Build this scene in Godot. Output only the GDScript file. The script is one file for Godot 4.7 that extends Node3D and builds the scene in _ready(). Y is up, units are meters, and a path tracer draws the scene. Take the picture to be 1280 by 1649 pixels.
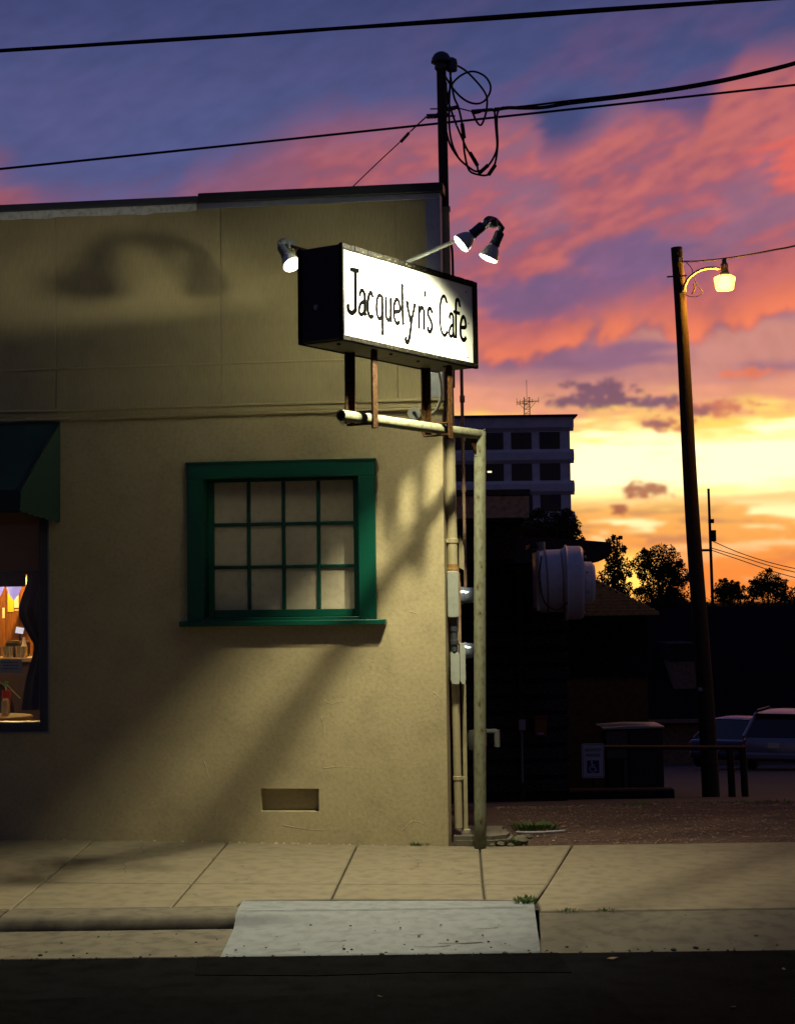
extends Node3D

var rng := RandomNumberGenerator.new()
var used := {}
var M := {}

# ------------------------------------------------------------------ naming helpers
func numbered(called: String) -> String:
	if not used.has(called):
		used[called] = 0
		return called
	used[called] += 1
	return "%s_%03d" % [called, used[called]]

func tag(o: Node, label := "", category := "", group := "", kind := "") -> Node:
	if label != "": o.set_meta("label", label)
	if category != "": o.set_meta("category", category)
	if group != "": o.set_meta("group", group)
	if kind != "": o.set_meta("kind", kind)
	return o

func thing(called: String, label: String, category: String, at := Vector3.ZERO, turn := 0.0, group := "") -> Node3D:
	var o := Node3D.new()
	o.name = numbered(called)
	add_child(o, true)
	o.position = at
	o.rotation.y = turn
	tag(o, label, category, group)
	return o

func build(called: String, st: SurfaceTool, m: Material, parent: Node = self) -> MeshInstance3D:
	var o := MeshInstance3D.new()
	st.generate_normals()
	st.set_material(m)
	o.mesh = st.commit()
	var n := called
	if parent == self:
		n = numbered(called)
	else:
		var key := str(parent.get_instance_id()) + called
		if used.has(key):
			used[key] += 1
			n = "%s_%03d" % [called, used[key]]
		else:
			used[key] = 0
	o.name = n
	parent.add_child(o, true)
	return o

func again(called: String, src: MeshInstance3D, at: Vector3, parent: Node, m: Material = null) -> MeshInstance3D:
	var o := MeshInstance3D.new()
	o.mesh = src.mesh
	if m: o.material_override = m
	var key := str(parent.get_instance_id()) + called
	if used.has(key):
		used[key] += 1
		o.name = "%s_%03d" % [called, used[key]]
	else:
		used[key] = 0
		o.name = called
	parent.add_child(o, true)
	o.position = at
	return o

func struct(called: String, st: SurfaceTool, m: Material) -> MeshInstance3D:
	return tag(build(called, st, m), "", "", "", "structure")

# ------------------------------------------------------------------ shape helpers
func mb(flat := true) -> SurfaceTool:
	var st := SurfaceTool.new()
	st.begin(Mesh.PRIMITIVE_TRIANGLES)
	st.set_smooth_group(-1 if flat else 0)
	return st

# a, b, c, d run anticlockwise as seen from the front
func quad(st: SurfaceTool, a: Vector3, b: Vector3, c: Vector3, d: Vector3) -> void:
	for p in [a, c, b, a, d, c]: st.add_vertex(p)

func tri(st: SurfaceTool, a: Vector3, b: Vector3, c: Vector3) -> void:
	for p in [a, c, b]: st.add_vertex(p)

# box with chamfered edges, in a frame t
func box(st: SurfaceTool, lo: Vector3, hi: Vector3, e := 0.0, t := Transform3D.IDENTITY) -> void:
	st.set_smooth_group(-1)
	if e <= 0.0:
		var c: Array[Vector3] = []
		for i in 8:
			c.append(t * Vector3(hi.x if i & 1 else lo.x, hi.y if i & 2 else lo.y, hi.z if i & 4 else lo.z))
		quad(st, c[4], c[5], c[7], c[6]); quad(st, c[1], c[0], c[2], c[3])
		quad(st, c[5], c[1], c[3], c[7]); quad(st, c[0], c[4], c[6], c[2])
		quad(st, c[6], c[7], c[3], c[2]); quad(st, c[0], c[1], c[5], c[4])
		return
	var mid := (lo + hi) * 0.5
	var h := (hi - lo) * 0.5
	e = minf(e, minf(h.x, minf(h.y, h.z)) * 0.8)
	for ax in 3:
		var b := (ax + 1) % 3
		var c2 := (ax + 2) % 3
		for s in [-1.0, 1.0]:
			var f: Array[Vector3] = []
			for q in [[-1, -1], [1, -1], [1, 1], [-1, 1]]:
				var v := Vector3.ZERO
				v[ax] = s * h[ax]
				v[b] = q[0] * (h[b] - e)
				v[c2] = q[1] * (h[c2] - e)
				f.append(t * (mid + v))
			if s > 0: quad(st, f[0], f[1], f[2], f[3])
			else: quad(st, f[3], f[2], f[1], f[0])
		# edges that run along ax
		for sb in [-1.0, 1.0]:
			for sc in [-1.0, 1.0]:
				var f: Array[Vector3] = []
				for q in [[-1, 0], [1, 0], [1, 1], [-1, 1]]:
					var v := Vector3.ZERO
					v[ax] = q[0] * (h[ax] - e)
					v[b] = sb * (h[b] - (e if q[1] else 0.0))
					v[c2] = sc * (h[c2] - (0.0 if q[1] else e))
					f.append(t * (mid + v))
				if sb * sc > 0: quad(st, f[0], f[1], f[2], f[3])
				else: quad(st, f[3], f[2], f[1], f[0])
	for i in 8:
		var s := Vector3(1 if i & 1 else -1, 1 if i & 2 else -1, 1 if i & 4 else -1)
		var a := t * (mid + s * Vector3(h.x, h.y - e, h.z - e))
		var b := t * (mid + s * Vector3(h.x - e, h.y, h.z - e))
		var c := t * (mid + s * Vector3(h.x - e, h.y - e, h.z))
		if s.x * s.y * s.z > 0: tri(st, a, b, c)
		else: tri(st, c, b, a)

func one_box(called: String, lo: Vector3, hi: Vector3, m: Material, parent: Node = self, e := 0.004) -> MeshInstance3D:
	var st := mb()
	box(st, lo, hi, e)
	return build(called, st, m, parent)

func frame_of(dir: Vector3) -> Basis:
	var y := dir.normalized()
	var x := y.cross(Vector3.UP if absf(y.y) < 0.95 else Vector3.RIGHT).normalized()
	return Basis(x, y, x.cross(y))

# lathe: profile of (radius, height) points turned about the axis dir at base
func lathe(st: SurfaceTool, profile: Array, base: Vector3, dir: Vector3, sides := 20, smooth := true) -> void:
	var f := frame_of(dir)
	for i in profile.size() - 1:
		st.set_smooth_group((i + 1) if smooth else -1)
		for k in sides:
			var a0 := TAU * k / sides
			var a1 := TAU * (k + 1) / sides
			var p: Vector2 = profile[i]
			var q: Vector2 = profile[i + 1]
			var d0 := f.x * cos(a0) + f.z * sin(a0)
			var d1 := f.x * cos(a1) + f.z * sin(a1)
			var A := base + d0 * p.x + f.y * p.y
			var B := base + d1 * p.x + f.y * p.y
			var C := base + d1 * q.x + f.y * q.y
			var D := base + d0 * q.x + f.y * q.y
			if q.x < 1e-6: tri(st, A, D, B)
			elif p.x < 1e-6: tri(st, A, D, C)
			else: quad(st, A, D, C, B)

func soft_lathe(st: SurfaceTool, profile: Array, base: Vector3, dir: Vector3, sides := 20) -> void:
	var f := frame_of(dir)
	st.set_smooth_group(0)
	for i in profile.size() - 1:
		for k in sides:
			var a0 := TAU * k / sides
			var a1 := TAU * (k + 1) / sides
			var p: Vector2 = profile[i]
			var q: Vector2 = profile[i + 1]
			var d0 := f.x * cos(a0) + f.z * sin(a0)
			var d1 := f.x * cos(a1) + f.z * sin(a1)
			quad(st, base + d0 * p.x + f.y * p.y, base + d0 * q.x + f.y * q.y, base + d1 * q.x + f.y * q.y, base + d1 * p.x + f.y * p.y)

func rod(st: SurfaceTool, a: Vector3, b: Vector3, r: float, sides := 14, r2 := -1.0) -> void:
	var l := a.distance_to(b)
	var q := r if r2 < 0 else r2
	lathe(st, [Vector2(0, 0), Vector2(r, 0), Vector2(q, l), Vector2(0, l)], a, b - a, sides)

func curve(pts: Array, n := 6) -> PackedVector3Array:
	var out := PackedVector3Array()
	for i in pts.size() - 1:
		var p0: Vector3 = pts[maxi(i - 1, 0)]
		var p1: Vector3 = pts[i]
		var p2: Vector3 = pts[i + 1]
		var p3: Vector3 = pts[mini(i + 2, pts.size() - 1)]
		for k in n:
			var t := float(k) / n
			out.append(0.5 * ((2.0 * p1) + (p2 - p0) * t + (2.0 * p0 - 5.0 * p1 + 4.0 * p2 - p3) * t * t + (3.0 * p1 - p0 - 3.0 * p2 + p3) * t * t * t))
	out.append(pts[-1])
	return out

func tube(st: SurfaceTool, pts: PackedVector3Array, r: float, sides := 8, r_end := -1.0) -> void:
	st.set_smooth_group(0)
	var rings: Array = []
	var side := Vector3.ZERO
	for i in pts.size():
		var d := (pts[mini(i + 1, pts.size() - 1)] - pts[maxi(i - 1, 0)]).normalized()
		if side == Vector3.ZERO: side = frame_of(d).x
		side = (side - d * side.dot(d)).normalized()
		var other := side.cross(d)
		var rr := r if r_end < 0 else lerpf(r, r_end, float(i) / (pts.size() - 1))
		var ring: Array[Vector3] = []
		for k in sides:
			var a := TAU * k / sides
			ring.append(pts[i] + (side * cos(a) + other * sin(a)) * rr)
		rings.append(ring)
	for i in rings.size() - 1:
		for k in sides:
			var k1 := (k + 1) % sides
			quad(st, rings[i][k], rings[i + 1][k], rings[i + 1][k1], rings[i][k1])
	for e in [[0, true], [rings.size() - 1, false]]:
		for k in range(1, sides - 1):
			if e[1]: tri(st, rings[e[0]][0], rings[e[0]][k], rings[e[0]][k + 1])
			else: tri(st, rings[e[0]][0], rings[e[0]][k + 1], rings[e[0]][k])

# extrude a polygon (x, y; any winding) from z0 to z1 in frame t
func prism(st: SurfaceTool, poly: PackedVector2Array, z0: float, z1: float, t := Transform3D.IDENTITY) -> void:
	st.set_smooth_group(-1)
	if Geometry2D.is_polygon_clockwise(poly):
		poly.reverse()
	var ix := Geometry2D.triangulate_polygon(poly)
	for i in range(0, ix.size(), 3):
		var a := poly[ix[i]]
		var b := poly[ix[i + 1]]
		var c := poly[ix[i + 2]]
		if (b - a).cross(c - a) < 0:
			var s := b
			b = c
			c = s
		tri(st, t * Vector3(a.x, a.y, z1), t * Vector3(b.x, b.y, z1), t * Vector3(c.x, c.y, z1))
		tri(st, t * Vector3(a.x, a.y, z0), t * Vector3(c.x, c.y, z0), t * Vector3(b.x, b.y, z0))
	for i in poly.size():
		var a := poly[i]
		var b := poly[(i + 1) % poly.size()]
		quad(st, t * Vector3(a.x, a.y, z0), t * Vector3(b.x, b.y, z0), t * Vector3(b.x, b.y, z1), t * Vector3(a.x, a.y, z1))

func poly(a: Array) -> PackedVector2Array:
	var p := PackedVector2Array()
	for i in range(0, a.size(), 2): p.append(Vector2(a[i], a[i + 1]))
	return p

# a wall from z0 to z1 with rectangular openings [x0, y0, x1, y1]
func pierced(st: SurfaceTool, x0: float, y0: float, x1: float, y1: float, z0: float, z1: float, holes: Array) -> void:
	st.set_smooth_group(-1)
	var xs := [x0, x1]
	var ys := [y0, y1]
	for h in holes:
		for v in [h[0], h[2]]:
			if not xs.has(v): xs.append(v)
		for v in [h[1], h[3]]:
			if not ys.has(v): ys.append(v)
	xs.sort()
	ys.sort()
	for i in xs.size() - 1:
		for j in ys.size() - 1:
			var cx: float = (xs[i] + xs[i + 1]) / 2
			var cy: float = (ys[j] + ys[j + 1]) / 2
			var open := false
			for h in holes:
				if cx > h[0] and cx < h[2] and cy > h[1] and cy < h[3]: open = true
			if open: continue
			var a: float = xs[i]
			var b: float = xs[i + 1]
			var c: float = ys[j]
			var d: float = ys[j + 1]
			quad(st, Vector3(a, c, z1), Vector3(b, c, z1), Vector3(b, d, z1), Vector3(a, d, z1))
			quad(st, Vector3(b, c, z0), Vector3(a, c, z0), Vector3(a, d, z0), Vector3(b, d, z0))
	for h in holes:
		var a: float = h[0]
		var c: float = h[1]
		var b: float = h[2]
		var d: float = h[3]
		quad(st, Vector3(a, c, z1), Vector3(a, d, z1), Vector3(a, d, z0), Vector3(a, c, z0))
		quad(st, Vector3(b, c, z0), Vector3(b, d, z0), Vector3(b, d, z1), Vector3(b, c, z1))
		quad(st, Vector3(a, c, z0), Vector3(b, c, z0), Vector3(b, c, z1), Vector3(a, c, z1))
		quad(st, Vector3(a, d, z1), Vector3(b, d, z1), Vector3(b, d, z0), Vector3(a, d, z0))
	quad(st, Vector3(x0, y0, z0), Vector3(x0, y0, z1), Vector3(x0, y1, z1), Vector3(x0, y1, z0))
	quad(st, Vector3(x1, y0, z1), Vector3(x1, y0, z0), Vector3(x1, y1, z0), Vector3(x1, y1, z1))
	quad(st, Vector3(x0, y1, z1), Vector3(x1, y1, z1), Vector3(x1, y1, z0), Vector3(x0, y1, z0))

# flat stroke of a brush, in the plane z of frame t
func stroke(st: SurfaceTool, pts: Array, w: float, w_end: float, z: float, t := Transform3D.IDENTITY, n := 7) -> void:
	st.set_smooth_group(-1)
	var p3 := []
	for i in range(0, pts.size(), 2): p3.append(Vector3(pts[i], pts[i + 1], 0))
	var c := curve(p3, n) if p3.size() > 2 else PackedVector3Array(p3)
	var up := Vector3(0, 0, z)
	for i in c.size() - 1:
		var f0 := float(i) / (c.size() - 1)
		var f1 := float(i + 1) / (c.size() - 1)
		var d0 := (c[mini(i + 1, c.size() - 1)] - c[maxi(i - 1, 0)]).normalized()
		var d1 := (c[mini(i + 2, c.size() - 1)] - c[i]).normalized()
		var n0 := Vector3(-d0.y, d0.x, 0) * lerpf(w, w_end, f0) * 0.5
		var n1 := Vector3(-d1.y, d1.x, 0) * lerpf(w, w_end, f1) * 0.5
		quad(st, t * (c[i] - n0 + up), t * (c[i + 1] - n1 + up), t * (c[i + 1] + n1 + up), t * (c[i] + n0 + up))

func dot_at(st: SurfaceTool, x: float, y: float, r: float, z: float, t := Transform3D.IDENTITY) -> void:
	st.set_smooth_group(-1)
	for k in 12:
		tri(st, t * Vector3(x, y, z), t * Vector3(x + r * cos(TAU * k / 12), y + r * sin(TAU * k / 12), z), t * Vector3(x + r * cos(TAU * (k + 1) / 12), y + r * sin(TAU * (k + 1) / 12), z))

# ------------------------------------------------------------------ materials
func noise_tex(sd: int, freq: float, oct: int, stops: Array, size := 512, kind := FastNoiseLite.TYPE_SIMPLEX_SMOOTH, warp := 0.0) -> NoiseTexture2D:
	var n := FastNoiseLite.new()
	n.seed = sd
	n.frequency = freq
	n.noise_type = kind
	n.fractal_octaves = oct
	n.fractal_gain = 0.55
	if warp > 0:
		n.domain_warp_enabled = true
		n.domain_warp_amplitude = warp
		n.domain_warp_frequency = freq
	var t := NoiseTexture2D.new()
	t.width = size
	t.height = size
	t.seamless = true
	t.noise = n
	var g := Gradient.new()
	var offs := PackedFloat32Array()
	var cols := PackedColorArray()
	for s in stops:
		offs.append(s[0])
		cols.append(s[1] if s[1] is Color else Color(s[1], s[1], s[1]))
	g.offsets = offs
	g.colors = cols
	t.color_ramp = g
	return t

func mat(called: String, c: Color, rough := 0.8, metal := 0.0, spec := 0.5) -> StandardMaterial3D:
	var m := StandardMaterial3D.new()
	m.resource_name = called
	m.albedo_color = c.linear_to_srgb()
	m.roughness = rough
	m.metallic = metal
	m.metallic_specular = spec
	M[called] = m
	return m

func grain(m: StandardMaterial3D, tex: Texture2D, metres: float, bump: Texture2D = null, cm := 0.0) -> StandardMaterial3D:
	m.uv1_triplanar = true
	m.uv1_world_triplanar = true
	m.uv1_scale = Vector3.ONE / metres
	if tex: m.albedo_texture = tex
	if bump:
		m.heightmap_enabled = true
		m.heightmap_texture = bump
		m.heightmap_scale = cm
	return m

func coarse(m: StandardMaterial3D, tex: Texture2D, metres: float) -> StandardMaterial3D:
	m.detail_enabled = true
	m.detail_blend_mode = BaseMaterial3D.BLEND_MODE_MUL
	m.detail_albedo = tex
	m.detail_uv_layer = BaseMaterial3D.DETAIL_UV_2
	m.uv2_triplanar = true
	m.uv2_world_triplanar = true
	m.uv2_scale = Vector3.ONE / metres
	return m

func glow(called: String, c: Color, e: float) -> StandardMaterial3D:
	var m := mat(called, Color(0.6, 0.6, 0.6), 0.5)
	m.emission_enabled = true
	m.emission = c.linear_to_srgb()
	m.emission_energy_multiplier = e
	return m

func materials() -> void:
	var fine := noise_tex(3, 0.05, 5, [[0.0, 0.86], [0.5, 0.96], [1.0, 1.0]])
	var blotch := noise_tex(8, 0.012, 5, [[0.0, 0.89], [0.45, 0.97], [1.0, 1.0]], 512, FastNoiseLite.TYPE_SIMPLEX_SMOOTH, 20.0)
	var stucco_h := noise_tex(11, 0.035, 4, [[0.0, 0.0], [0.45, 0.35], [0.6, 0.5], [0.78, 1.0], [1.0, 1.0]], 512, FastNoiseLite.TYPE_SIMPLEX_SMOOTH, 14.0)
	var grit_h := noise_tex(14, 0.12, 4, [[0.0, 0.0], [1.0, 1.0]])
	var grit := noise_tex(15, 0.16, 4, [[0.0, 0.62], [0.4, 0.85], [0.6, 0.95], [1.0, 1.0]])
	var worn := noise_tex(19, 0.018, 6, [[0.0, 0.80], [0.3, 0.89], [0.5, 0.95], [0.7, 0.985], [1.0, 1.0]], 512, FastNoiseLite.TYPE_SIMPLEX_SMOOTH, 40.0)
	var speck := noise_tex(17, 0.33, 3, [[0.0, 0.80], [0.5, 0.92], [1.0, 1.0]])
	var stain := noise_tex(21, 0.02, 5, [[0.0, 0.66], [0.3, 0.84], [0.55, 0.97], [1.0, 1.0]], 512, FastNoiseLite.TYPE_SIMPLEX_SMOOTH, 35.0)
	var rusty := noise_tex(30, 0.022, 5, [[0.0, Color(0.22, 0.10, 0.05)], [0.14, Color(0.40, 0.27, 0.15)], [0.22, Color(0.55, 0.52, 0.42)], [0.5, Color(0.63, 0.63, 0.54)], [1.0, Color(0.68, 0.69, 0.6)]], 512, FastNoiseLite.TYPE_SIMPLEX_SMOOTH, 30.0)
	var rusty_yellow := noise_tex(31, 0.03, 5, [[0.0, Color(0.16, 0.06, 0.03)], [0.42, Color(0.36, 0.17, 0.08)], [0.55, Color(0.50, 0.33, 0.13)], [0.75, Color(0.56, 0.46, 0.20)], [1.0, Color(0.6, 0.52, 0.3)]], 512, FastNoiseLite.TYPE_SIMPLEX_SMOOTH, 30.0)
	var chipped := noise_tex(33, 0.03, 5, [[0.0, Color(0.06, 0.06, 0.055)], [0.5, Color(0.13, 0.125, 0.11)], [0.74, Color(0.16, 0.15, 0.13)], [0.78, Color(0.75, 0.72, 0.58)], [1.0, Color(0.86, 0.84, 0.72)]], 512, FastNoiseLite.TYPE_SIMPLEX_SMOOTH, 25.0)
	var streak := noise_tex(40, 0.02, 4, [[0.0, 0.86], [1.0, 1.0]])
	var broom_h := noise_tex(44, 0.05, 3, [[0.0, 0.0], [1.0, 1.0]])
	var wood := noise_tex(50, 0.02, 5, [[0.0, Color(0.40, 0.24, 0.11)], [0.5, Color(0.55, 0.33, 0.14)], [1.0, Color(0.66, 0.42, 0.19)]])
	var bark := noise_tex(52, 0.03, 5, [[0.0, 0.35], [0.5, 0.7], [1.0, 1.0]])

	coarse(grain(mat("stucco", Color(0.395, 0.328, 0.182), 0.8), fine, 0.9, stucco_h, 0.06), blotch, 2.3)
	coarse(grain(mat("panel_paint", Color(0.40, 0.335, 0.18), 0.7), streak, 0.6, broom_h, 0.05), blotch, 3.1)
	M.panel_paint.uv1_scale = Vector3(9.0, 0.7, 9.0)
	coarse(grain(mat("side_stucco", Color(0.39, 0.33, 0.2), 0.4), fine, 0.9, stucco_h, 0.08), blotch, 2.3)
	grain(mat("trim_paint", Color(0.38, 0.315, 0.165), 0.5), fine, 0.5)
	grain(mat("green_paint", Color(0.003, 0.058, 0.036), 0.26), fine, 0.35, grit_h, 0.05)
	grain(mat("frosted_pane", Color(0.43, 0.375, 0.265), 0.34), blotch, 0.45, stucco_h, 0.06)
	grain(mat("dark_cap", Color(0.018, 0.02, 0.026), 0.5), fine, 0.6)
	grain(mat("galvanised", Color(0.42, 0.45, 0.5), 0.42, 0.75), blotch, 0.5, grit_h, 0.04)
	grain(mat("white_flaking", Color(0.66, 0.68, 0.72), 0.6), stain, 0.5, grit_h, 0.1)
	grain(mat("awning_canvas", Color(0.004, 0.032, 0.025), 0.75), fine, 0.3, grit_h, 0.05)
	grain(mat("slate_frame", Color(0.04, 0.045, 0.065), 0.5), fine, 0.4)
	grain(mat("steel_edge", Color(0.25, 0.25, 0.25), 0.45, 0.5), fine, 0.4)
	grain(mat("shade_cloth", Color(0.22, 0.155, 0.055), 0.9), fine, 0.2)
	M.shade_cloth.backlight_enabled = true
	M.shade_cloth.backlight = Color(0.8, 0.72, 0.4)
	grain(mat("curtain_cloth", Color(0.05, 0.055, 0.075), 0.9), fine, 0.25)
	grain(mat("sign_white", Color(0.55, 0.575, 0.54), 0.65), noise_tex(61, 0.01, 4, [[0.0, 0.93], [1.0, 1.0]]), 1.1)
	mat("letter_paint", Color(0.0014, 0.0014, 0.0016), 0.9, 0.0, 0.0)
	mat("letter_paint_faded", Color(0.002, 0.002, 0.0024), 0.9, 0.0, 0.0)
	grain(mat("sign_frame", Color(0.20, 0.20, 0.19), 0.6, 0.0, 0.12), chipped, 0.28, grit_h, 0.15)
	grain(mat("sign_black", Color(0.010, 0.010, 0.012), 0.55), fine, 0.5, grit_h, 0.04)
	grain(mat("sign_under", Color(0.10, 0.085, 0.06), 0.6), stain, 0.4)
	grain(mat("post_paint", Color(0.42, 0.44, 0.41), 0.6, 0.0, 0.3), rusty, 0.6, grit_h, 0.08)
	M.post_paint.uv1_scale = Vector3(2.6, 1.3, 2.6)
	grain(mat("strut_rust", Color(0.18, 0.18, 0.175), 0.8, 0.0, 0.25), rusty_yellow, 0.35, grit_h, 0.12)
	grain(mat("dark_steel", Color(0.012, 0.011, 0.011), 0.5), fine, 0.3)
	grain(mat("rust_dark", Color(0.035, 0.015, 0.010), 0.7), stain, 0.3, grit_h, 0.1)
	grain(mat("beige_pipe", Color(0.37, 0.32, 0.19), 0.5), blotch, 0.5)
	grain(mat("box_grey", Color(0.30, 0.32, 0.28), 0.55), blotch, 0.5)
	grain(mat("box_rust", Color(0.30, 0.17, 0.05), 0.7), stain, 0.2)
	mat("lamp_socket", Color(0.05, 0.06, 0.08), 0.4, 0.3)
	mat("lamp_metal", Color(0.32, 0.33, 0.34), 0.35, 0.8)
	mat("reflector", Color(0.55, 0.55, 0.5), 0.3, 0.35)
	mat("arm_white", Color(0.30, 0.33, 0.33), 0.45, 0.2)
	glow("lit_bulb", Color(1.0, 0.97, 0.86), 7.0)
	mat("black_rubber", Color(0.006, 0.006, 0.008), 0.6)
	mat("cast_metal", Color(0.05, 0.06, 0.075), 0.45, 0.4)
	mat("meter_glass", Color(0.20, 0.24, 0.32), 0.08, 0.3)
	coarse(grain(mat("concrete", Color(0.195, 0.16, 0.103), 0.85), speck, 0.6, grit_h, 0.05), worn, 1.35)
	coarse(grain(mat("concrete_dirty", Color(0.135, 0.113, 0.08), 0.88), speck, 0.5, grit_h, 0.12), stain, 1.5)
	coarse(grain(mat("concrete_new", Color(0.205, 0.222, 0.245), 0.8), speck, 0.6, grit_h, 0.06), worn, 1.0)
	mat("scuff", Color(0.085, 0.075, 0.06), 0.9)
	grain(mat("joint_dirt", Color(0.035, 0.03, 0.02), 0.95), grit, 0.3)
	coarse(grain(mat("asphalt", Color(0.011, 0.011, 0.013), 0.95, 0.0, 0.08), grit, 0.35, grit_h, 0.4), stain, 2.7)
	coarse(grain(mat("asphalt_patch", Color(0.008, 0.008, 0.0095), 0.95, 0.0, 0.08), grit, 0.3, grit_h, 0.3), stain, 1.7)
	coarse(grain(mat("gravel_dirt", Color(0.14, 0.075, 0.05), 0.9), grit, 0.25, grit_h, 0.8), stain, 1.1)
	grain(mat("stone", Color(0.26, 0.15, 0.10), 0.45), grit, 0.1)
	grain(mat("earth", Color(0.045, 0.042, 0.04), 0.92), grit, 1.0)
	grain(mat("pebble", Color(0.03, 0.027, 0.023), 0.9), grit, 0.1)
	var lf := mat("weed_green", Color(0.055, 0.085, 0.02), 0.7)
	lf.backlight_enabled = true
	lf.backlight = Color(0.2, 0.3, 0.05)
	mat("dry_leaf", Color(0.16, 0.08, 0.03), 0.8)
	grain(mat("pole_wood", Color(0.10, 0.065, 0.04), 0.85), bark, 0.3, grit_h, 0.3)
	M.pole_wood.uv1_scale = Vector3(9, 0.8, 9)
	glow("sodium_core", Color(1.0, 0.66, 0.24), 7.0)
	var sg := glow("sodium_glow", Color(1.0, 0.42, 0.07), 1.3)
	sg.transparency = BaseMaterial3D.TRANSPARENCY_ALPHA
	sg.albedo_color.a = 0.75
	mat("lamp_grey", Color(0.16, 0.16, 0.15), 0.5, 0.3)
	mat("arm_alloy", Color(0.5, 0.48, 0.42), 0.4, 0.5)
	grain(mat("office_wall", Color(0.82, 0.80, 0.84), 0.8), blotch, 9.0)
	mat("office_glass", Color(0.014, 0.014, 0.02), 0.12)
	mat("office_blind", Color(0.06, 0.058, 0.06), 0.5)
	mat("office_mullion", Color(0.06, 0.06, 0.08), 0.5)
	glow("lit_window", Color(1.0, 0.9, 0.6), 1.4)
	grain(mat("fascia_tan", Color(0.42, 0.28, 0.18), 0.7), stain, 0.9)
	grain(mat("fascia_pale", Color(0.58, 0.44, 0.31), 0.7), stain, 0.9)
	grain(mat("roof_edge", Color(0.05, 0.05, 0.055), 0.6), stain, 0.9)
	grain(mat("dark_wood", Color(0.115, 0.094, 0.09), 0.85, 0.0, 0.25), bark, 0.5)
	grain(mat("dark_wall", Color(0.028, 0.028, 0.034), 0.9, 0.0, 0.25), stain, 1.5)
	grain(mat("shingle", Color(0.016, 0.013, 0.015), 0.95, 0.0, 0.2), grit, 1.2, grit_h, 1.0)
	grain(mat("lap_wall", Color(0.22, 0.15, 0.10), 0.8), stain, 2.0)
	grain(mat("duct_white", Color(0.78, 0.80, 0.84), 0.45), blotch, 0.7)
	grain(mat("metal_roof", Color(0.055, 0.068, 0.105), 0.7, 0.0, 0.3), stain, 1.0)
	grain(mat("cabinet_dark", Color(0.02, 0.018, 0.018), 0.5), stain, 0.8)
	grain(mat("cabinet_tan", Color(0.10, 0.09, 0.085), 0.6), stain, 0.8)
	mat("orange_box", Color(0.20, 0.045, 0.008), 0.6)
	mat("white_box", Color(0.3, 0.3, 0.34), 0.5)
	mat("sign_sheet", Color(0.6, 0.6, 0.66), 0.5)
	mat("sign_green", Color(0.01, 0.12, 0.05), 0.5)
	mat("sign_blue", Color(0.01, 0.03, 0.18), 0.5)
	mat("leaf_dark", Color(0.035, 0.045, 0.014), 0.8)
	mat("bark_dark", Color(0.03, 0.022, 0.016), 0.9)
	mat("car_blue", Color(0.014, 0.024, 0.06), 0.25, 0.5)
	M.car_blue.clearcoat_enabled = true
	M.car_blue.clearcoat = 0.8
	mat("car_silver", Color(0.15, 0.175, 0.24), 0.3, 0.5)
	M.car_silver.clearcoat_enabled = true
	M.car_silver.clearcoat = 0.8
	mat("car_glass", Color(0.01, 0.012, 0.016), 0.06)
	mat("tail_red", Color(0.22, 0.01, 0.008), 0.2)
	mat("tyre", Color(0.01, 0.01, 0.01), 0.8)
	mat("rim_alloy", Color(0.3, 0.3, 0.32), 0.35, 0.8)
	mat("plate", Color(0.45, 0.45, 0.42), 0.5)
	grain(mat("panelling", Color(0.85, 0.78, 0.55), 0.5), wood, 0.9)
	M.panelling.uv1_scale = Vector3(5, 0.5, 5)
	mat("room_plain", Color(0.32, 0.22, 0.12), 0.8)
	mat("room_dark", Color(0.05, 0.03, 0.02), 0.7)
	glow("pendant_violet", Color(0.55, 0.45, 1.0), 0.75)
	glow("ceiling_glow", Color(1.0, 0.72, 0.36), 2.5)
	glow("screen_glow", Color(0.5, 0.6, 0.9), 0.7)
	mat("paper_yellow", Color(0.75, 0.48, 0.02), 0.8)
	mat("paper_white", Color(0.72, 0.68, 0.55), 0.8)
	mat("paper_blue", Color(0.25, 0.28, 0.36), 0.8)
	mat("ink", Color(0.04, 0.04, 0.06), 0.8)
	mat("black_plastic", Color(0.012, 0.011, 0.012), 0.35)
	mat("steel_bright", Color(0.6, 0.58, 0.52), 0.25, 0.9)
	mat("green_bit", Color(0.05, 0.45, 0.08), 0.5)
	mat("red_bit", Color(0.45, 0.02, 0.02), 0.5)
	var wg := mat("window_glass", Color(0.9, 0.92, 0.95), 0.02)
	wg.transparency = BaseMaterial3D.TRANSPARENCY_ALPHA
	wg.albedo_color.a = 0.08

# ------------------------------------------------------------------ sky
var na := FastNoiseLite.new()
var nb := FastNoiseLite.new()
var nc := FastNoiseLite.new()

func ss(a: float, b: float, x: float) -> float:
	return smoothstep(a, b, x)

func lin(r: float, g: float, b: float) -> Color:
	return Color(r / 255.0, g / 255.0, b / 255.0).srgb_to_linear()

# an isolated cloud: an ellipse in the sky with a ragged outline
func blob(az: float, el: float, ca: float, ce: float, ra: float, re: float, n: float) -> float:
	var d := sqrt(pow((az - ca) / ra, 2) + pow((el - ce) / re, 2))
	return 1.0 - ss(0.55, 1.15, d + n * 0.75)

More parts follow.
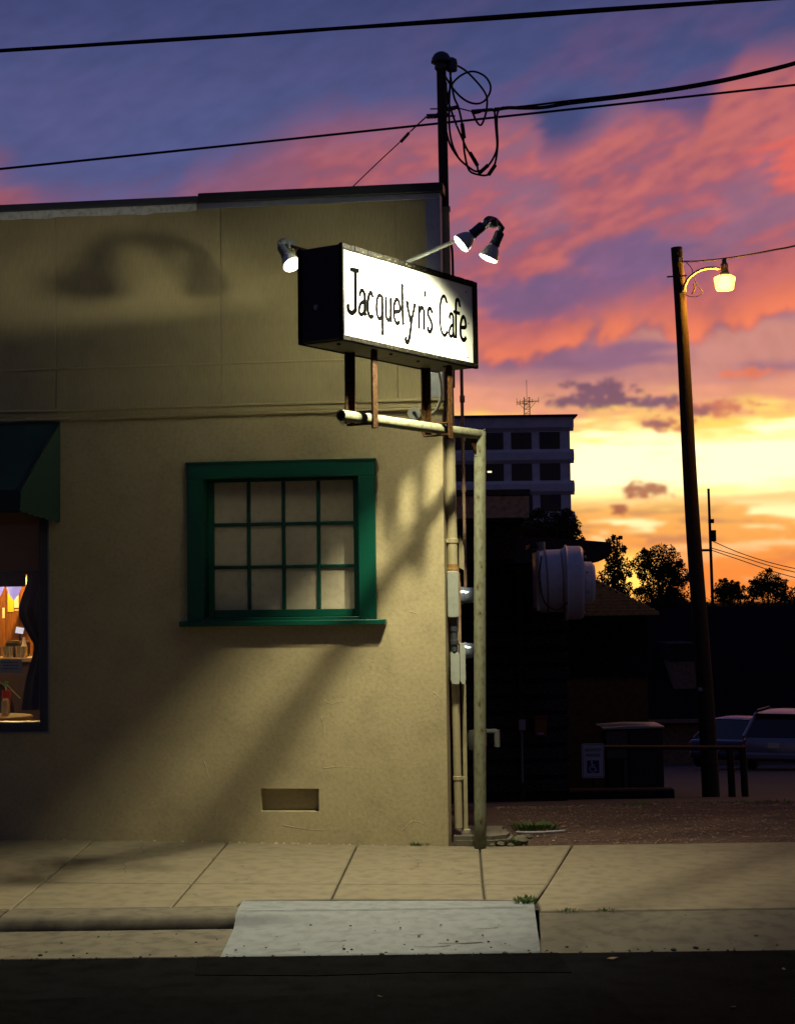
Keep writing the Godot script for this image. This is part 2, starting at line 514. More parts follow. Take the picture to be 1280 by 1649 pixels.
var C_TOP := lin(64, 71, 115)
var C_BLUE := lin(82, 88, 135)
var C_PINK := lin(156, 90, 112)
var C_SALMON := lin(198, 108, 104)
var C_HOT := lin(230, 106, 94)
var C_ORANGE := lin(240, 128, 92)
var C_ROSE := lin(104, 78, 120)
var C_VIOLET := lin(122, 95, 134)
var C_MAUVE := lin(150, 106, 130)
var C_PEACH := lin(240, 160, 125)
var C_GOLD := Color(1.2, 0.78, 0.15)
var C_WHITE := Color(1.7, 1.45, 0.72)
var C_LOW := lin(252, 172, 88)
var C_DIM := lin(118, 84, 108)
var C_EAST := Color(0.021, 0.023, 0.050)
var C_ZENITH := Color(0.022, 0.028, 0.082)

func sky_at(az: float, el: float) -> Color:
	var px := az * cos(deg_to_rad(el))
	# clouds lie along a slant that climbs to the right, flatter low down
	var tilt := 0.34 * ss(4.0, 12.0, el)
	var u := px * cos(tilt) + el * sin(tilt)
	var v := el * cos(tilt) - px * sin(tilt)
	var n1 := na.get_noise_2d(u * 5.0, v * 13.0)                   # broad billows
	var n2 := nb.get_noise_2d(u * 8.5 + n1 * 8.0, v * 29.0)       # wisps
	var n4 := nb.get_noise_2d(u * 27.0 + 90.0, v * 80.0 + n2 * 9.0)   # fleece
	var n3 := nc.get_noise_2d(px * 7.0 + n2 * 6.0, el * 52.0 + n1 * 5.0)   # flat streaks
	var n5 := nc.get_noise_2d(px * 2.0 + 40.0, el * 13.0 + n1 * 6.0)
	var a := az + n1 * 0.9 + n2 * 0.5
	var e := el + n1 * 0.55 + n2 * 0.5 + n4 * 0.25
	var far := absf(wrapf(az - 8.0, -180.0, 180.0))
	# clear air: blue above, tinged with rose in places
	var c := C_BLUE.lerp(C_TOP, ss(15.5, 21.0, el))
	c = c.lerp(C_ZENITH, ss(24.0, 70.0, el))
	c = c.lerp(C_ROSE, clampf(ss(-0.25, 0.5, n1 + n2 * 0.5) * ss(21.5, 17.0, el) * (0.10 + 0.65 * ss(-1.0, 4.0, az)), 0.0, 0.85))
	c = c.lerp(C_TOP * 0.95, blob(az, el, 5.6, 15.9, 1.9, 1.1, n2 * 0.5) * 0.7)
	# the front of the big pink cloud
	var front := 14.3 + 1.9 * ss(-7.0, -2.0, a) - 1.0 * ss(4.4, 5.3, a) + 1.2 * ss(5.6, 7.8, a) - 0.5 * ss(9.6, 10.5, a) * ss(11.4, 10.8, a) + 1.5 * ss(10.8, 12.4, a) - 1.0 * ss(-6.6, -8.2, a) + 1.3 * ss(-11.5, -13.5, a)
	var soft := lerpf(0.75, 1.3, ss(4.5, 0.0, az))
	var pink := ss(front + soft, front - soft, e)
	var lump := n1 * 0.9 + n2 * 0.8 + n4 * 0.4
	var body := C_PINK.lerp(C_SALMON, ss(-0.45, 0.75, lump + 0.25 * ss(1.5, 0.0, front - e)) * 0.9)
	body = body.lerp(C_HOT, blob(az, el, 14.0, 14.3, 2.2, 1.3, n2 * 0.8) * 0.8)
	body = body.lerp(C_MAUVE, clampf(blob(az, el, 4.8, 13.3, 1.6, 0.7, n2) * 0.5 + blob(az, el, 12.3, 12.9, 2.6, 0.8, n2) * 0.65 + ss(-0.1, 0.5, -lump) * 0.8, 0.0, 0.85))
	body = body.lerp(C_PINK * 0.8, ss(2.0, -4.0, az) * 0.6)
	c = c.lerp(body, pink)
	# grey violet belt under it
	var belt := clampf(blob(az, el, 8.0, 11.3, 2.7, 1.2, n2 * 0.9) + 0.9 * blob(az, el, 4.0, 10.3, 3.2, 0.8, n2 + n4 * 0.3), 0.0, 1.0)
	c = c.lerp(C_VIOLET, belt * 0.85)
	# bright salmon bank with a sharp lower edge
	var mid := 8.35 + 0.75 * ss(4.6, 7.2, a) + 0.9 * ss(11.0, 14.0, a) - 0.5 * ss(3.0, 0.0, a)
	var top := 1.1 + 1.4 * ss(9.0, 12.0, a) + 0.5 * n2
	var bank := ss(mid - 0.3, mid + 0.25, e) * ss(mid + top + 0.7, mid + 0.2, e)
	c = c.lerp(C_ORANGE.lerp(C_SALMON, ss(0.0, 1.5, e - mid)), clampf(bank * (0.85 + n2 * 0.6 + n4 * 0.3), 0.0, 1.0))
	# below the bank: mauve, then flat peach bands
	var under := ss(mid + 0.05, mid - 0.3, e)
	c = c.lerp(C_MAUVE.lerp(C_PEACH, clampf(ss(0.0, 0.45, n5 + 0.15) * 0.55 + ss(4.0, 1.5, az) * 0.35, 0.0, 1.0)), under)
	c = c.lerp(C_PEACH, under * ss(8.0, 6.9, el + n5 * 0.7) * 0.9)
	# the glow of the set sun
	c = c.lerp(C_GOLD, ss(7.1, 5.9, e + n3 * 0.6) * 0.92)
	c = c.lerp(C_WHITE, ss(6.2, 5.1, el + n3 * 1.1) * ss(2.7, 4.2, el - n3 * 0.9) * ss(12.5, 7.0, far - n3 * 3.5))
	# streaks of thin cloud low down
	var low := ss(4.0, 3.0, el + n3 * 0.9)
	c = c.lerp(C_LOW, low * 0.85)
	c = c.lerp(C_DIM.lerp(C_LOW, 0.5), low * ss(0.05, 0.4, n3 + n2 * 0.3) * 0.85)
	c = c.lerp(C_WHITE * 0.85, ss(3.7, 2.8, el) * ss(0.1, 0.42, -n3 - n2 * 0.2) * 0.9)
	c = c.lerp(C_DIM.lerp(C_LOW, 0.35), ss(0.12, 0.4, n5) * ss(6.0, 5.0, el) * ss(2.0, 3.5, el) * ss(7.5, 10.5, az) * 0.75)
	c = c.lerp(lin(255, 138, 58), ss(3.0, 0.9, el + n3 * 0.7) * 0.85)
	c = c.lerp(Color(1.8, 0.95, 0.18), ss(1.2, 0.2, sqrt(pow((az - 7.9) * 0.7, 2) + pow(el - 0.9, 2))))
	# small violet clouds with bright rims
	var r := nb.get_noise_2d(px * 60.0, el * 120.0) * 0.9 + n4 * 0.7 + n2 * 0.5
	var small := clampf(blob(az, el, 7.0, 7.2, 1.1, 0.34, r) + blob(az, el, 6.6, 6.85, 1.6, 0.24, r) + blob(az, el, 8.8, 6.75, 1.3, 0.27, r), 0.0, 1.0)
	c = c.lerp(C_DIM, small * 0.9)
	c = c.lerp(lin(205, 108, 92), clampf(blob(az, el, 10.6, 6.45, 1.5, 0.32, r) + blob(az, el, 9.1, 6.0, 1.2, 0.28, r), 0.0, 1.0) * 0.8)
	c = c.lerp(C_DIM, clampf(blob(az, el, 10.2, 6.4, 0.9, 0.2, r) + blob(az, el, 9.0, 6.0, 0.8, 0.18, r), 0.0, 1.0) * 0.6)
	c = c.lerp(lin(168, 92, 72), clampf(blob(az, el, 8.6, 3.8, 0.95, 0.36, r) + blob(az, el, 7.6, 3.15, 0.35, 0.2, r), 0.0, 1.0) * 0.9)
	c = c.lerp(C_ORANGE, blob(az, el, 11.9, 7.6, 1.2, 0.17, r) * 0.75)
	if el > 6.5: c = c * (1.0 + 0.09 * n4 + 0.10 * n2)
	# away from the sunset the colours die into dusk blue
	var dusk := C_EAST.lerp(C_ZENITH, ss(0.0, 60.0, el))
	dusk = dusk.lerp(dusk * 1.25, ss(0.0, 0.5, n1))
	c = c.lerp(dusk, ss(19.0, 80.0, far) * 0.97)
	return c

func make_sky() -> Sky:
	for k in [[na, 5, 0.02, 5], [nb, 6, 0.03, 5], [nc, 7, 0.03, 4]]:
		k[0].seed = k[1]
		k[0].frequency = k[2]
		k[0].fractal_octaves = k[3]
		k[0].noise_type = FastNoiseLite.TYPE_SIMPLEX_SMOOTH
	var W := 4096
	var im := Image.create(512, 256, false, Image.FORMAT_RGBAF)
	for y in 256:
		var el := 90.0 - (y + 0.5) * 180.0 / 256
		if el < -2.0:
			continue
		for x in 512:
			im.set_pixel(x, y, sky_at((x + 0.5) * 360.0 / 512 - 180.0, el))
	im.resize(W, W / 2, Image.INTERPOLATE_CUBIC)
	var x0 := W / 2 - 260
	var x1 := W / 2 + 260
	for y in range(W / 4 - 330, W / 4 + 4):
		var el := 90.0 - (y + 0.5) * 360.0 / W
		for x in range(x0, x1):
			im.set_pixel(x, y, sky_at((x + 0.5) * 360.0 / W - 180.0, el))
	var m := PanoramaSkyMaterial.new()
	m.panorama = ImageTexture.create_from_image(im)
	var s := Sky.new()
	s.sky_material = m
	return s

# ------------------------------------------------------------------ the scene
func _ready() -> void:
	rng.seed = 20
	materials()
	var cam := Camera3D.new()
	cam.name = "camera"
	cam.fov = 33.97
	cam.near = 0.05
	cam.far = 3000.0
	cam.position = Vector3(0, 1.6, 11.2)
	cam.rotation = Vector3(deg_to_rad(3.2), 0, 0)
	cam.rotate_object_local(Vector3(0, 0, 1), deg_to_rad(-0.75))
	add_child(cam)
	var we := WorldEnvironment.new()
	we.name = "world_environment"
	var env := Environment.new()
	env.background_mode = Environment.BG_SKY
	env.sky = make_sky()
	env.sky_rotation = Vector3(0, PI, 0)
	env.background_energy_multiplier = 1.0
	env.tonemap_mode = Environment.TONE_MAPPER_LINEAR
	env.tonemap_exposure = 1.0
	env.sdfgi_enabled = true
	env.ssao_enabled = true
	env.ssil_enabled = true
	we.environment = env
	add_child(we)
	var sun := DirectionalLight3D.new()
	sun.name = "setting_sun"
	sun.light_color = Color(1.0, 0.45, 0.18)
	sun.light_energy = 0.25
	sun.light_angular_distance = 3.0
	sun.shadow_enabled = true
	sun.rotation = Vector3(deg_to_rad(-1.2), PI - deg_to_rad(8.0), 0)
	add_child(sun)

	terrain()
	pavement()
	cafe()
	cafe_inside()
	sign_and_lamps()
	service_gear()
	overhead_wires()
	back_buildings()
	yard()
	light_pole()
	distance()
	small_things()

# ------------------------------------------------------------------ ground
func ground_y(z: float) -> float:
	var zs := [60.0, 0.0, -2.2, -2.7, -12.8, -36.0, -60.0, -100.0, -1800.0]
	var ys := [-0.17, -0.17, -0.16, -0.06, -1.17, -3.12, -5.2, -5.6, -5.6]
	for i in zs.size() - 1:
		if z <= zs[i] and z >= zs[i + 1]:
			return lerpf(ys[i], ys[i + 1], (zs[i] - z) / (zs[i] - zs[i + 1]))
	return -5.6

func terrain() -> void:
	var st := mb(false)
	var zs := [60.0, 20.0, 0.0, -2.2, -2.7, -5.0, -8.0, -12.8, -20.0, -28.0, -36.0, -46.0, -60.0, -80.0, -100.0, -200.0, -500.0, -1800.0]
	var xs := [-1500.0, -300.0, -60.0, -20.0, 0.0, 3.0, 6.0, 12.0, 20.0, 60.0, 300.0, 1500.0]
	for i in zs.size() - 1:
		for j in xs.size() - 1:
			quad(st, Vector3(xs[j], ground_y(zs[i]), zs[i]), Vector3(xs[j + 1], ground_y(zs[i]), zs[i]), Vector3(xs[j + 1], ground_y(zs[i + 1]), zs[i + 1]), Vector3(xs[j], ground_y(zs[i + 1]), zs[i + 1]))
	struct("ground", st, M.earth)
	# gravel drive between the pavement and the crest
	var n := FastNoiseLite.new()
	n.frequency = 0.9
	n.seed = 4
	st = mb(false)
	var nx := 70
	var nz := 24
	var g := func(i: int, j: int) -> Vector3:
		var x := 0.25 + 12.0 * pow(float(i) / nx, 1.5)
		var z := lerpf(-0.045, -2.75, float(j) / nz)
		var y := -0.012 + n.get_noise_2d(x * 1.6, z * 3.0) * 0.022 - 0.075 * smoothstep(-2.2, -2.75, z)
		if j == 0: y = -0.02
		return Vector3(x, y, z)
	for i in nx:
		for j in nz:
			quad(st, g.call(i, j), g.call(i + 1, j), g.call(i + 1, j + 1), g.call(i, j + 1))
	struct("gravel_drive", st, M.gravel_dirt)
	# loose stones on it
	st = mb()
	lathe(st, [Vector2(0, -0.6), Vector2(0.8, -0.4), Vector2(1, 0.1), Vector2(0.5, 0.55), Vector2(0, 0.6)], Vector3.ZERO, Vector3.UP, 6, false)
	st.generate_normals()
	st.set_material(M.stone)
	var mm := MultiMesh.new()
	mm.transform_format = MultiMesh.TRANSFORM_3D
	mm.mesh = st.commit()
	mm.instance_count = 5200
	for i in mm.instance_count:
		var x := rng.randf_range(0.75, 6.5)
		var z := rng.randf_range(-2.5, -0.08)
		var s := rng.randf_range(0.0035, 0.010) * (1.7 if rng.randf() < 0.05 else 1.0)
		var b := Basis.from_euler(Vector3(rng.randf() * 0.6, rng.randf() * TAU, rng.randf() * 0.6)).scaled(Vector3(s, s * 0.7, s))
		mm.set_instance_transform(i, Transform3D(b, Vector3(x, -0.008 + n.get_noise_2d(x * 1.6, z * 3.0) * 0.022 - 0.075 * smoothstep(-2.2, -2.75, z), z)))
	var o := MultiMeshInstance3D.new()
	o.name = "loose_gravel"
	o.multimesh = mm
	add_child(o)
	tag(o, "loose reddish gravel stones scattered over the drive", "gravel", "", "stuff")
	# road
	st = mb()
	quad(st, Vector3(-60, -0.071, 16), Vector3(60, -0.071, 16), Vector3(60, -0.071, 3.065), Vector3(-60, -0.071, 3.065))
	struct("road", st, M.asphalt)
	# trench patches in the asphalt, each a little proud of it
	st = mb()
	prism(st, poly([-0.98, -3.07, 0.74, -3.07, 0.76, -3.50, 0.1, -3.46, -0.4, -3.50, -0.95, -3.45]), -0.08, -0.0675, Transform3D(Basis(Vector3(1, 0, 0), Vector3(0, 0, -1), Vector3(0, 1, 0)), Vector3.ZERO))
	struct("road_patch", st, M.asphalt_patch)
	st = mb()
	prism(st, poly([-3.2, -4.05, -1.2, -3.86, -0.6, -3.9, 0.2, -3.8, 0.86, -3.82, 1.0, -4.6, 0.9, -7.0, -3.4, -7.2]), -0.08, -0.0665, Transform3D(Basis(Vector3(1, 0, 0), Vector3(0, 0, -1), Vector3(0, 1, 0)), Vector3.ZERO))
	struct("road_patch", st, M.asphalt_patch)

func V(x: float, y: float, z: float) -> Vector3:
	return Vector3(x, y, z)

func walk_y(x: float, z: float) -> float:
	return clampf(-x * 0.0115, 0.0, 0.036) * (1.0 - clampf(z / 2.1, 0.0, 1.0))

# one slab of pavement: corners (x, z), rounded arrises, gap all round
func slab(called: String, pts: Array, m: Material, parent: Node, sink := 0.0) -> MeshInstance3D:
	var p := poly(pts)
	if Geometry2D.is_polygon_clockwise(p): p.reverse()
	var inner := Geometry2D.offset_polygon(p, -0.014)[0]
	var outer := Geometry2D.offset_polygon(p, -0.006)[0]
	if Geometry2D.is_polygon_clockwise(inner): inner.reverse()
	if Geometry2D.is_polygon_clockwise(outer): outer.reverse()
	var st := mb()
	var up := func(v: Vector2, d: float) -> Vector3: return Vector3(v.x, walk_y(v.x, v.y) - d - sink, v.y)
	var ix := Geometry2D.triangulate_polygon(inner)
	for i in range(0, ix.size(), 3):
		var a := inner[ix[i]]
		var b := inner[ix[i + 1]]
		var c := inner[ix[i + 2]]
		if (b - a).cross(c - a) > 0:
			var s := b
			b = c
			c = s
		tri(st, up.call(a, 0.0), up.call(b, 0.0), up.call(c, 0.0))
	if inner.size() == outer.size():
		# start both rings at the nearest corner
		var k := 0
		for i in outer.size():
			if outer[i].distance_to(inner[0]) < outer[k].distance_to(inner[0]): k = i
		var nn := inner.size()
		for i in nn:
			var a0 := inner[i]
			var a1 := inner[(i + 1) % nn]
			var b0 := outer[(i + k) % nn]
			var b1 := outer[(i + k + 1) % nn]
			quad(st, up.call(a1, 0.0), up.call(a0, 0.0), up.call(b0, 0.007), up.call(b1, 0.007))
			quad(st, up.call(b1, 0.007), up.call(b0, 0.007), up.call(b0, 0.12), up.call(b1, 0.12))
	return build(called, st, m, parent)

func wall_z(x: float) -> float:   # foot of the cafe's front wall
	return -0.07 + (x - 0.31) * 0.1317

func pavement() -> void:
	var st := mb()
	# bed of packed dirt that shows in the joints
	prism(st, poly([-9, 1.6, 0.6, 0.2, 12, 0.04, 12, -2.36, 0.72, -2.36, 0.72, -2.2, -9, -2.36]), -0.14, -0.022, Transform3D(Basis(Vector3(1, 0, 0), Vector3(0, 0, -1), Vector3(0, 1, 0)), Vector3.ZERO))
	var walk := struct("pavement", st, M.joint_dirt)
	slab("slab", [-4.1, wall_z(-4.1), -2.11, wall_z(-2.11), -2.10, 2.10, -4.1, 2.10], M.concrete, walk)
	slab("slab", [-8.0, wall_z(-8.0), -4.1, wall_z(-4.1), -4.1, 2.10, -8.0, 2.10], M.concrete, walk)
	slab("slab", [-2.11, wall_z(-2.11), -1.18, wall_z(-1.18), -1.22, 1.37, -2.105, 1.29], M.concrete, walk)
	slab("slab", [-2.105, 1.29, -1.22, 1.37, -1.24, 2.10, -2.10, 2.10], M.concrete, walk)
	slab("slab", [-1.18, wall_z(-1.18), -0.30, wall_z(-0.30), -0.37, 1.43, -1.22, 1.37], M.concrete, walk)
	slab("slab", [-1.22, 1.37, -0.37, 1.43, -0.39, 1.91, -0.87, 1.93, -0.90, 2.10, -1.24, 2.10], M.concrete, walk)
	slab("slab", [-0.30, wall_z(-0.30), 0.31, -0.07, 0.515, -0.02, 0.46, 1.50, -0.37, 1.43], M.concrete, walk)
	slab("slab", [-0.37, 1.43, 0.46, 1.50, 0.445, 2.0, -0.39, 1.91], M.concrete, walk)
	slab("slab", [0.515, -0.02, 1.13, -0.03, 0.83, 1.53, 0.46, 1.50], M.concrete, walk)
	slab("slab", [0.46, 1.50, 0.83, 1.53, 0.715, 2.06, 0.445, 2.0], M.concrete, walk)
	slab("slab", [1.13, -0.03, 3.6, -0.05, 3.6, 2.37, 0.715, 2.36, 0.72, 2.06], M.concrete, walk)
	slab("slab", [3.6, -0.05, 7.5, -0.06, 7.5, 2.37, 3.6, 2.37], M.concrete, walk)
	# kerb with a rounded arris and the gutter strip before it, left of the ramp
	st = mb(false)
	var pr := [Vector2(2.105, 0.0), Vector2(2.31, 0.0), Vector2(2.345, -0.005), Vector2(2.365, -0.02), Vector2(2.385, -0.062), Vector2(2.39, -0.12)]
	var kn := FastNoiseLite.new()
	kn.seed = 12
	kn.frequency = 2.5
	for seg in [[-9.0, -5.1], [-5.09, -2.112], [-2.104, -0.872]]:
		var cuts := int((seg[1] - seg[0]) / 0.05)
		for k in cuts:
			for i in pr.size() - 1:
				var c4 := []
				for d in [[0, 1], [1, 1], [1, 0], [0, 0]]:
					var x: float = lerpf(seg[0], seg[1], float(k + d[0]) / cuts)
					var p2: Vector2 = pr[i + d[1]]
					var chip := kn.get_noise_2d(x * 2.0, p2.x * 6.0) * 0.006 - maxf(0.0, kn.get_noise_2d(x * 5.0 + 50.0, 3.0) - 0.35) * 0.05 * (1.0 if i + d[1] in [2, 3] else 0.0)
					c4.append(Vector3(x, p2.y + minf(chip, 0.002) * (1.0 if i + d[1] > 0 else 0.0), p2.x + chip * 0.6 * (1.0 if i + d[1] > 1 else 0.0)))
				quad(st, c4[0], c4[1], c4[2], c4[3])
	struct("kerb", st, M.concrete_dirty)
	st = mb()
	box(st, Vector3(-9, -0.16, 2.370), Vector3(-0.876, -0.0655, 3.066), 0.004)
	struct("gutter", st, M.concrete_dirty)
	# pale new concrete of the ramp: the kerb dies away along it
	st = mb(false)
	var rx := 44
	var rz := 40
	var f := func(i: int, j: int) -> Vector3:
		var x := lerpf(-0.875, lerpf(0.705, 0.656, float(j) / rz), float(i) / rx)
		var z0 := lerpf(1.925, 2.05, float(i) / rx)
		var z := lerpf(z0, 3.072, float(j) / rz)
		var t := smoothstep(-0.95, -0.05, x)
		var hi := 0.055 * (1.0 - t)
		var y := 0.001 - hi * smoothstep(2.33, 2.40 + 0.12 * t, z) - (0.069 - hi) * clampf((z - 2.2) / 0.85, 0.0, 1.0)
		return Vector3(x, y if j < rz else -0.1, z)
	for i in rx:
		for j in rz:
			quad(st, f.call(i, j + 1), f.call(i + 1, j + 1), f.call(i + 1, j), f.call(i, j))
	var ramp := struct("ramp", st, M.concrete_new)
	st = mb()
	for q in [[[-0.86, -2.245, -0.2, -2.25, 0.66, -2.235], 0.006], [[-0.86, -1.945, 0.0, -1.995, 0.69, -2.055], 0.007]]:
		stroke(st, q[0], q[1], q[1], -0.0015, Transform3D(Basis(V(1, 0, 0), V(0, 0, -1), V(0, 1, 0)), V(0, 0.004, 0)), 8)
	build("groove", st, M.joint_dirt, ramp)
	# tyre scuffs and cracks on the ramp
	st = mb()
	var lay := Transform3D(Basis(V(1, 0, 0), V(0, 0, -1), V(0, 1, 0)), Vector3.ZERO)
	for q in [[0.28, 2.88, 0.11, 0.016], [0.14, 2.93, 0.09, 0.010], [-0.35, 2.80, 0.07, 0.008], [0.42, 2.62, 0.06, 0.009], [-0.6, 2.95, 0.10, 0.010], [0.05, 2.72, 0.05, 0.007]]:
		var yy := -0.069 * clampf((q[1] - 2.2) / 0.85, 0.0, 1.0) + 0.0035
		stroke(st, [q[0] - q[2], -q[1], q[0], -q[1] - 0.012, q[0] + q[2], -q[1] + 0.006], q[3] * 0.3, q[3], yy, lay, 6)
	build("tyre_scuff", st, M.scuff, ramp)
	# old gum spots and hairline cracks on the slabs
	st = mb()
	for k in 46:
		var gx := rng.randf_range(-3.2, 2.6)
		var gz := rng.randf_range(0.25, 1.95)
		var gr := rng.randf_range(0.006, 0.017)
		for a in 8:
			var r0 := gr * (0.7 + 0.5 * absf(sin(a * 2.3 + k)))
			var r1 := gr * (0.7 + 0.5 * absf(sin((a + 1) % 8 * 2.3 + k)))
			tri(st, V(gx, walk_y(gx, gz) + 0.0015, gz), V(gx + r1 * cos(TAU * (a + 1) / 8), walk_y(gx, gz) + 0.0015, gz + r1 * sin(TAU * (a + 1) / 8)), V(gx + r0 * cos(TAU * a / 8), walk_y(gx, gz) + 0.0015, gz + r0 * sin(TAU * a / 8)))
	tag(build("gum_spots", st, M.scuff, walk), "", "", "", "stuff")
	for q in [[-1.75, -0.20, -1.68, 0.22, -1.74, 0.6, -1.66, 1.0], [1.9, 0.9, 2.2, 1.15, 2.45, 1.1, 2.8, 1.4], [0.02, 0.3, 0.12, 0.62, 0.06, 0.95]]:
		st = mb()
		for k in range(0, q.size() - 2, 2):
			for h in 5:
				var pa := Vector2(q[k], q[k + 1]).lerp(Vector2(q[k + 2], q[k + 3]), h / 5.0) + Vector2(0.012 * sin(h * 2.1 + k), 0)
				var pb := Vector2(q[k], q[k + 1]).lerp(Vector2(q[k + 2], q[k + 3]), (h + 1) / 5.0) + Vector2(0.012 * sin((h + 1) * 2.1 + k) if h < 4 else 0.012 * sin(k + 2.0), 0)
				var nn := (pb - pa).orthogonal().normalized() * 0.0014
				quad(st, V(pa.x - nn.x, walk_y(pa.x, pa.y) + 0.0015, pa.y - nn.y), V(pb.x - nn.x, walk_y(pb.x, pb.y) + 0.0015, pb.y - nn.y), V(pb.x + nn.x, walk_y(pb.x, pb.y) + 0.0015, pb.y + nn.y), V(pa.x + nn.x, walk_y(pa.x, pa.y) + 0.0015, pa.y + nn.y))
		build("crack", st, M.joint_dirt, walk)
	# right of the ramp the gutter rises straight to the pavement
	st = mb(false)
	for i in 40:
		for j in 10:
			var q := []
			for d in [[0, 1], [1, 1], [1, 0], [0, 0]]:
				var u := float(j + d[1]) / 10
				q.append(Vector3(lerpf(lerpf(0.709, 0.660, u), 9.0, float(i + d[0]) / 40), lerpf(-0.004, -0.072, u * u * 0.4 + u * 0.6), lerpf(2.378, 3.07, u)))
			quad(st, q[0], q[1], q[2], q[3])
	struct("gutter", st, M.concrete_dirty)

# ------------------------------------------------------------------ the cafe
const CORNER := Vector3(0.31, 0.0, -0.0706)
const WALL_TURN := -0.1309

func cafe() -> void:
	var c := thing("cafe_building", "tan stucco cafe with flat parapet, green trimmed window and side storefront", "building", CORNER, WALL_TURN)
	var st := mb()
	pierced(st, -7.2, -0.15, 0.0, 2.93, -0.22, 0.0, [[-1.66, 1.525, -0.56, 2.515], [-6.0, 0.765, -2.755, 2.35], [-1.27, 0.223, -0.871, 0.376]])
	var w := build("front_wall", st, M.stucco, c)
	st = mb()
	box(st, Vector3(-7.2, 2.93, -0.22), Vector3(-0.004, 4.40, -0.016))
	build("upper_wall", st, M.panel_paint, c)
	# sheets of siding above the belt, with open joints
	var seams := [-7.2, -6.25, -5.07, -3.89, -2.701, -1.52, -0.30, -0.002]
	for k in seams.size() - 1:
		for row in [[2.99, 3.276], [3.284, 4.40]]:
			st = mb()
			box(st, Vector3(seams[k] + 0.0018, row[0], -0.0155), Vector3(seams[k + 1] - 0.0018, row[1], -0.001 - 0.0012 * ((k * 7 + int(row[0])) % 3)), 0.002)
			build("siding_sheet", st, M.panel_paint, c)
	one_box("joint_strip", Vector3(-7.2, 3.272, -0.012), Vector3(-0.02, 3.287, 0.006), M.trim_paint, c, 0.003)
	one_box("belt_board", Vector3(-7.2, 2.936, -0.01), Vector3(0.012, 2.974, 0.02), M.trim_paint, c, 0.004)
	one_box("belt_bead", Vector3(-7.2, 2.974, -0.01), Vector3(0.018, 2.996, 0.036), M.trim_paint, c, 0.007)
	one_box("belt_bead", Vector3(-7.2, 2.914, -0.005), Vector3(0.016, 2.936, 0.030), M.trim_paint, c, 0.007)
	# parapet cappings
	one_box("cap", Vector3(-1.672, 4.402, -0.28), Vector3(0.03, 4.468, 0.035), M.dark_cap, c, 0.006)
	one_box("cap", Vector3(-7.3, 4.402, -0.28), Vector3(-1.674, 4.452, 0.028), M.slate_frame, c, 0.006)
	one_box("cap_flashing", Vector3(-1.672, 4.362, 0.0), Vector3(0.006, 4.402, 0.009), M.galvanised, c, 0.002)
	st = mb()
	var ragged := [-7.2, 4.402, -1.69, 4.402, -1.69, 4.356]
	var nr := FastNoiseLite.new()
	nr.seed = 9
	nr.frequency = 3.0
	for k in 70:
		ragged.append_array([-1.75 - 5.4 * k / 69.0, 4.349 + 0.011 * nr.get_noise_1d(k * 0.31) * (2.0 if k % 9 == 4 else 1.0)])
	ragged.append_array([-7.2, 4.35])
	prism(st, poly(ragged), 0.0, 0.007)
	build("flaking_strip", st, M.white_flaking, c)
	st = mb()
	box(st, Vector3(-0.094, 3.0, -0.001), Vector3(0.006, 4.360, 0.006), 0.002)
	box(st, Vector3(0.002, 3.0, -0.22), Vector3(0.0075, 4.40, 0.0055), 0.001)
	build("corner_flashing", st, M.galvanised, c)
	# flank, back, roof
	st = mb()
	var plan := Transform3D(Basis(Vector3(1, 0, 0), Vector3(0, 0, -1), Vector3(0, 1, 0)), Vector3.ZERO)
	prism(st, poly([-0.034, 0.221, -0.90, 6.0, -1.12, 6.0, -0.254, 0.221]), -0.2, 4.39, plan)
	build("side_wall", st, M.side_stucco, c)
	st = mb()
	box(st, Vector3(-7.2, -0.2, -6.2), Vector3(-0.9, 4.2, -6.0))
	box(st, Vector3(-7.2, -0.2, -6.0), Vector3(-7.0, 4.2, -0.22))
	build("back_wall", st, M.side_stucco, c)
	st = mb()
	box(st, Vector3(-7.0, 4.0, -6.0), Vector3(-0.95, 4.15, -0.22))
	build("roof", st, M.dark_cap, c)
	# foundation vent
	one_box("vent", Vector3(-1.28, 0.215, -0.10), Vector3(-0.862, 0.385, -0.072), M.stucco, c, 0.002)
	# trowel ridges and hairline cracks of the old stucco
	for q in [[-1.66, 1.31, -1.645, 1.22, -1.66, 1.13], [-0.83, 0.97, -0.78, 0.945, -0.70, 0.965, -0.66, 0.955], [-0.84, 0.51, -0.72, 0.525, -0.60, 0.515], [-0.30, 0.10, -0.24, 0.16, -0.15, 0.135, -0.08, 0.06], [-0.36, 2.02, -0.44, 1.93, -0.47, 1.82], [-0.24, 1.56, -0.17, 1.545, -0.12, 1.57],
			[-0.85, 0.86, -0.83, 0.72, -0.86, 0.60], [-1.66, 0.56, -1.63, 0.46, -1.60, 0.40], [-2.2, 0.62, -2.12, 0.57, -2.14, 0.48], [-0.09, 1.02, -0.05, 0.98, -0.06, 0.9], [-1.12, 0.13, -0.9, 0.10, -0.75, 0.115]]:
		var rp := []
		for k in range(0, q.size(), 2): rp.append(V(q[k], q[k + 1], -0.0012))
		st = mb(false)
		tube(st, curve(rp, 6), 0.0034, 6, 0.0016)
		build("trowel_ridge", st, M.stucco, c)
	st = mb(false)   # crumbs of mortar along the foot of the wall
	for k in 34:
		var x := -3.3 + 3.28 * rng.randf()
		lathe(st, [Vector2(0.004 + 0.007 * rng.randf(), 0), Vector2(0.003, 0.004), Vector2(0, 0.005)], V(x, clampf(-x * 0.0115, 0.0, 0.036) - 0.001, 0.003 + 0.012 * rng.randf()), V(0.1, 1, 0.2), 6)
	tag(build("mortar_crumbs", st, M.stucco, c), "", "", "", "stuff")
	# green window
	st = mb()
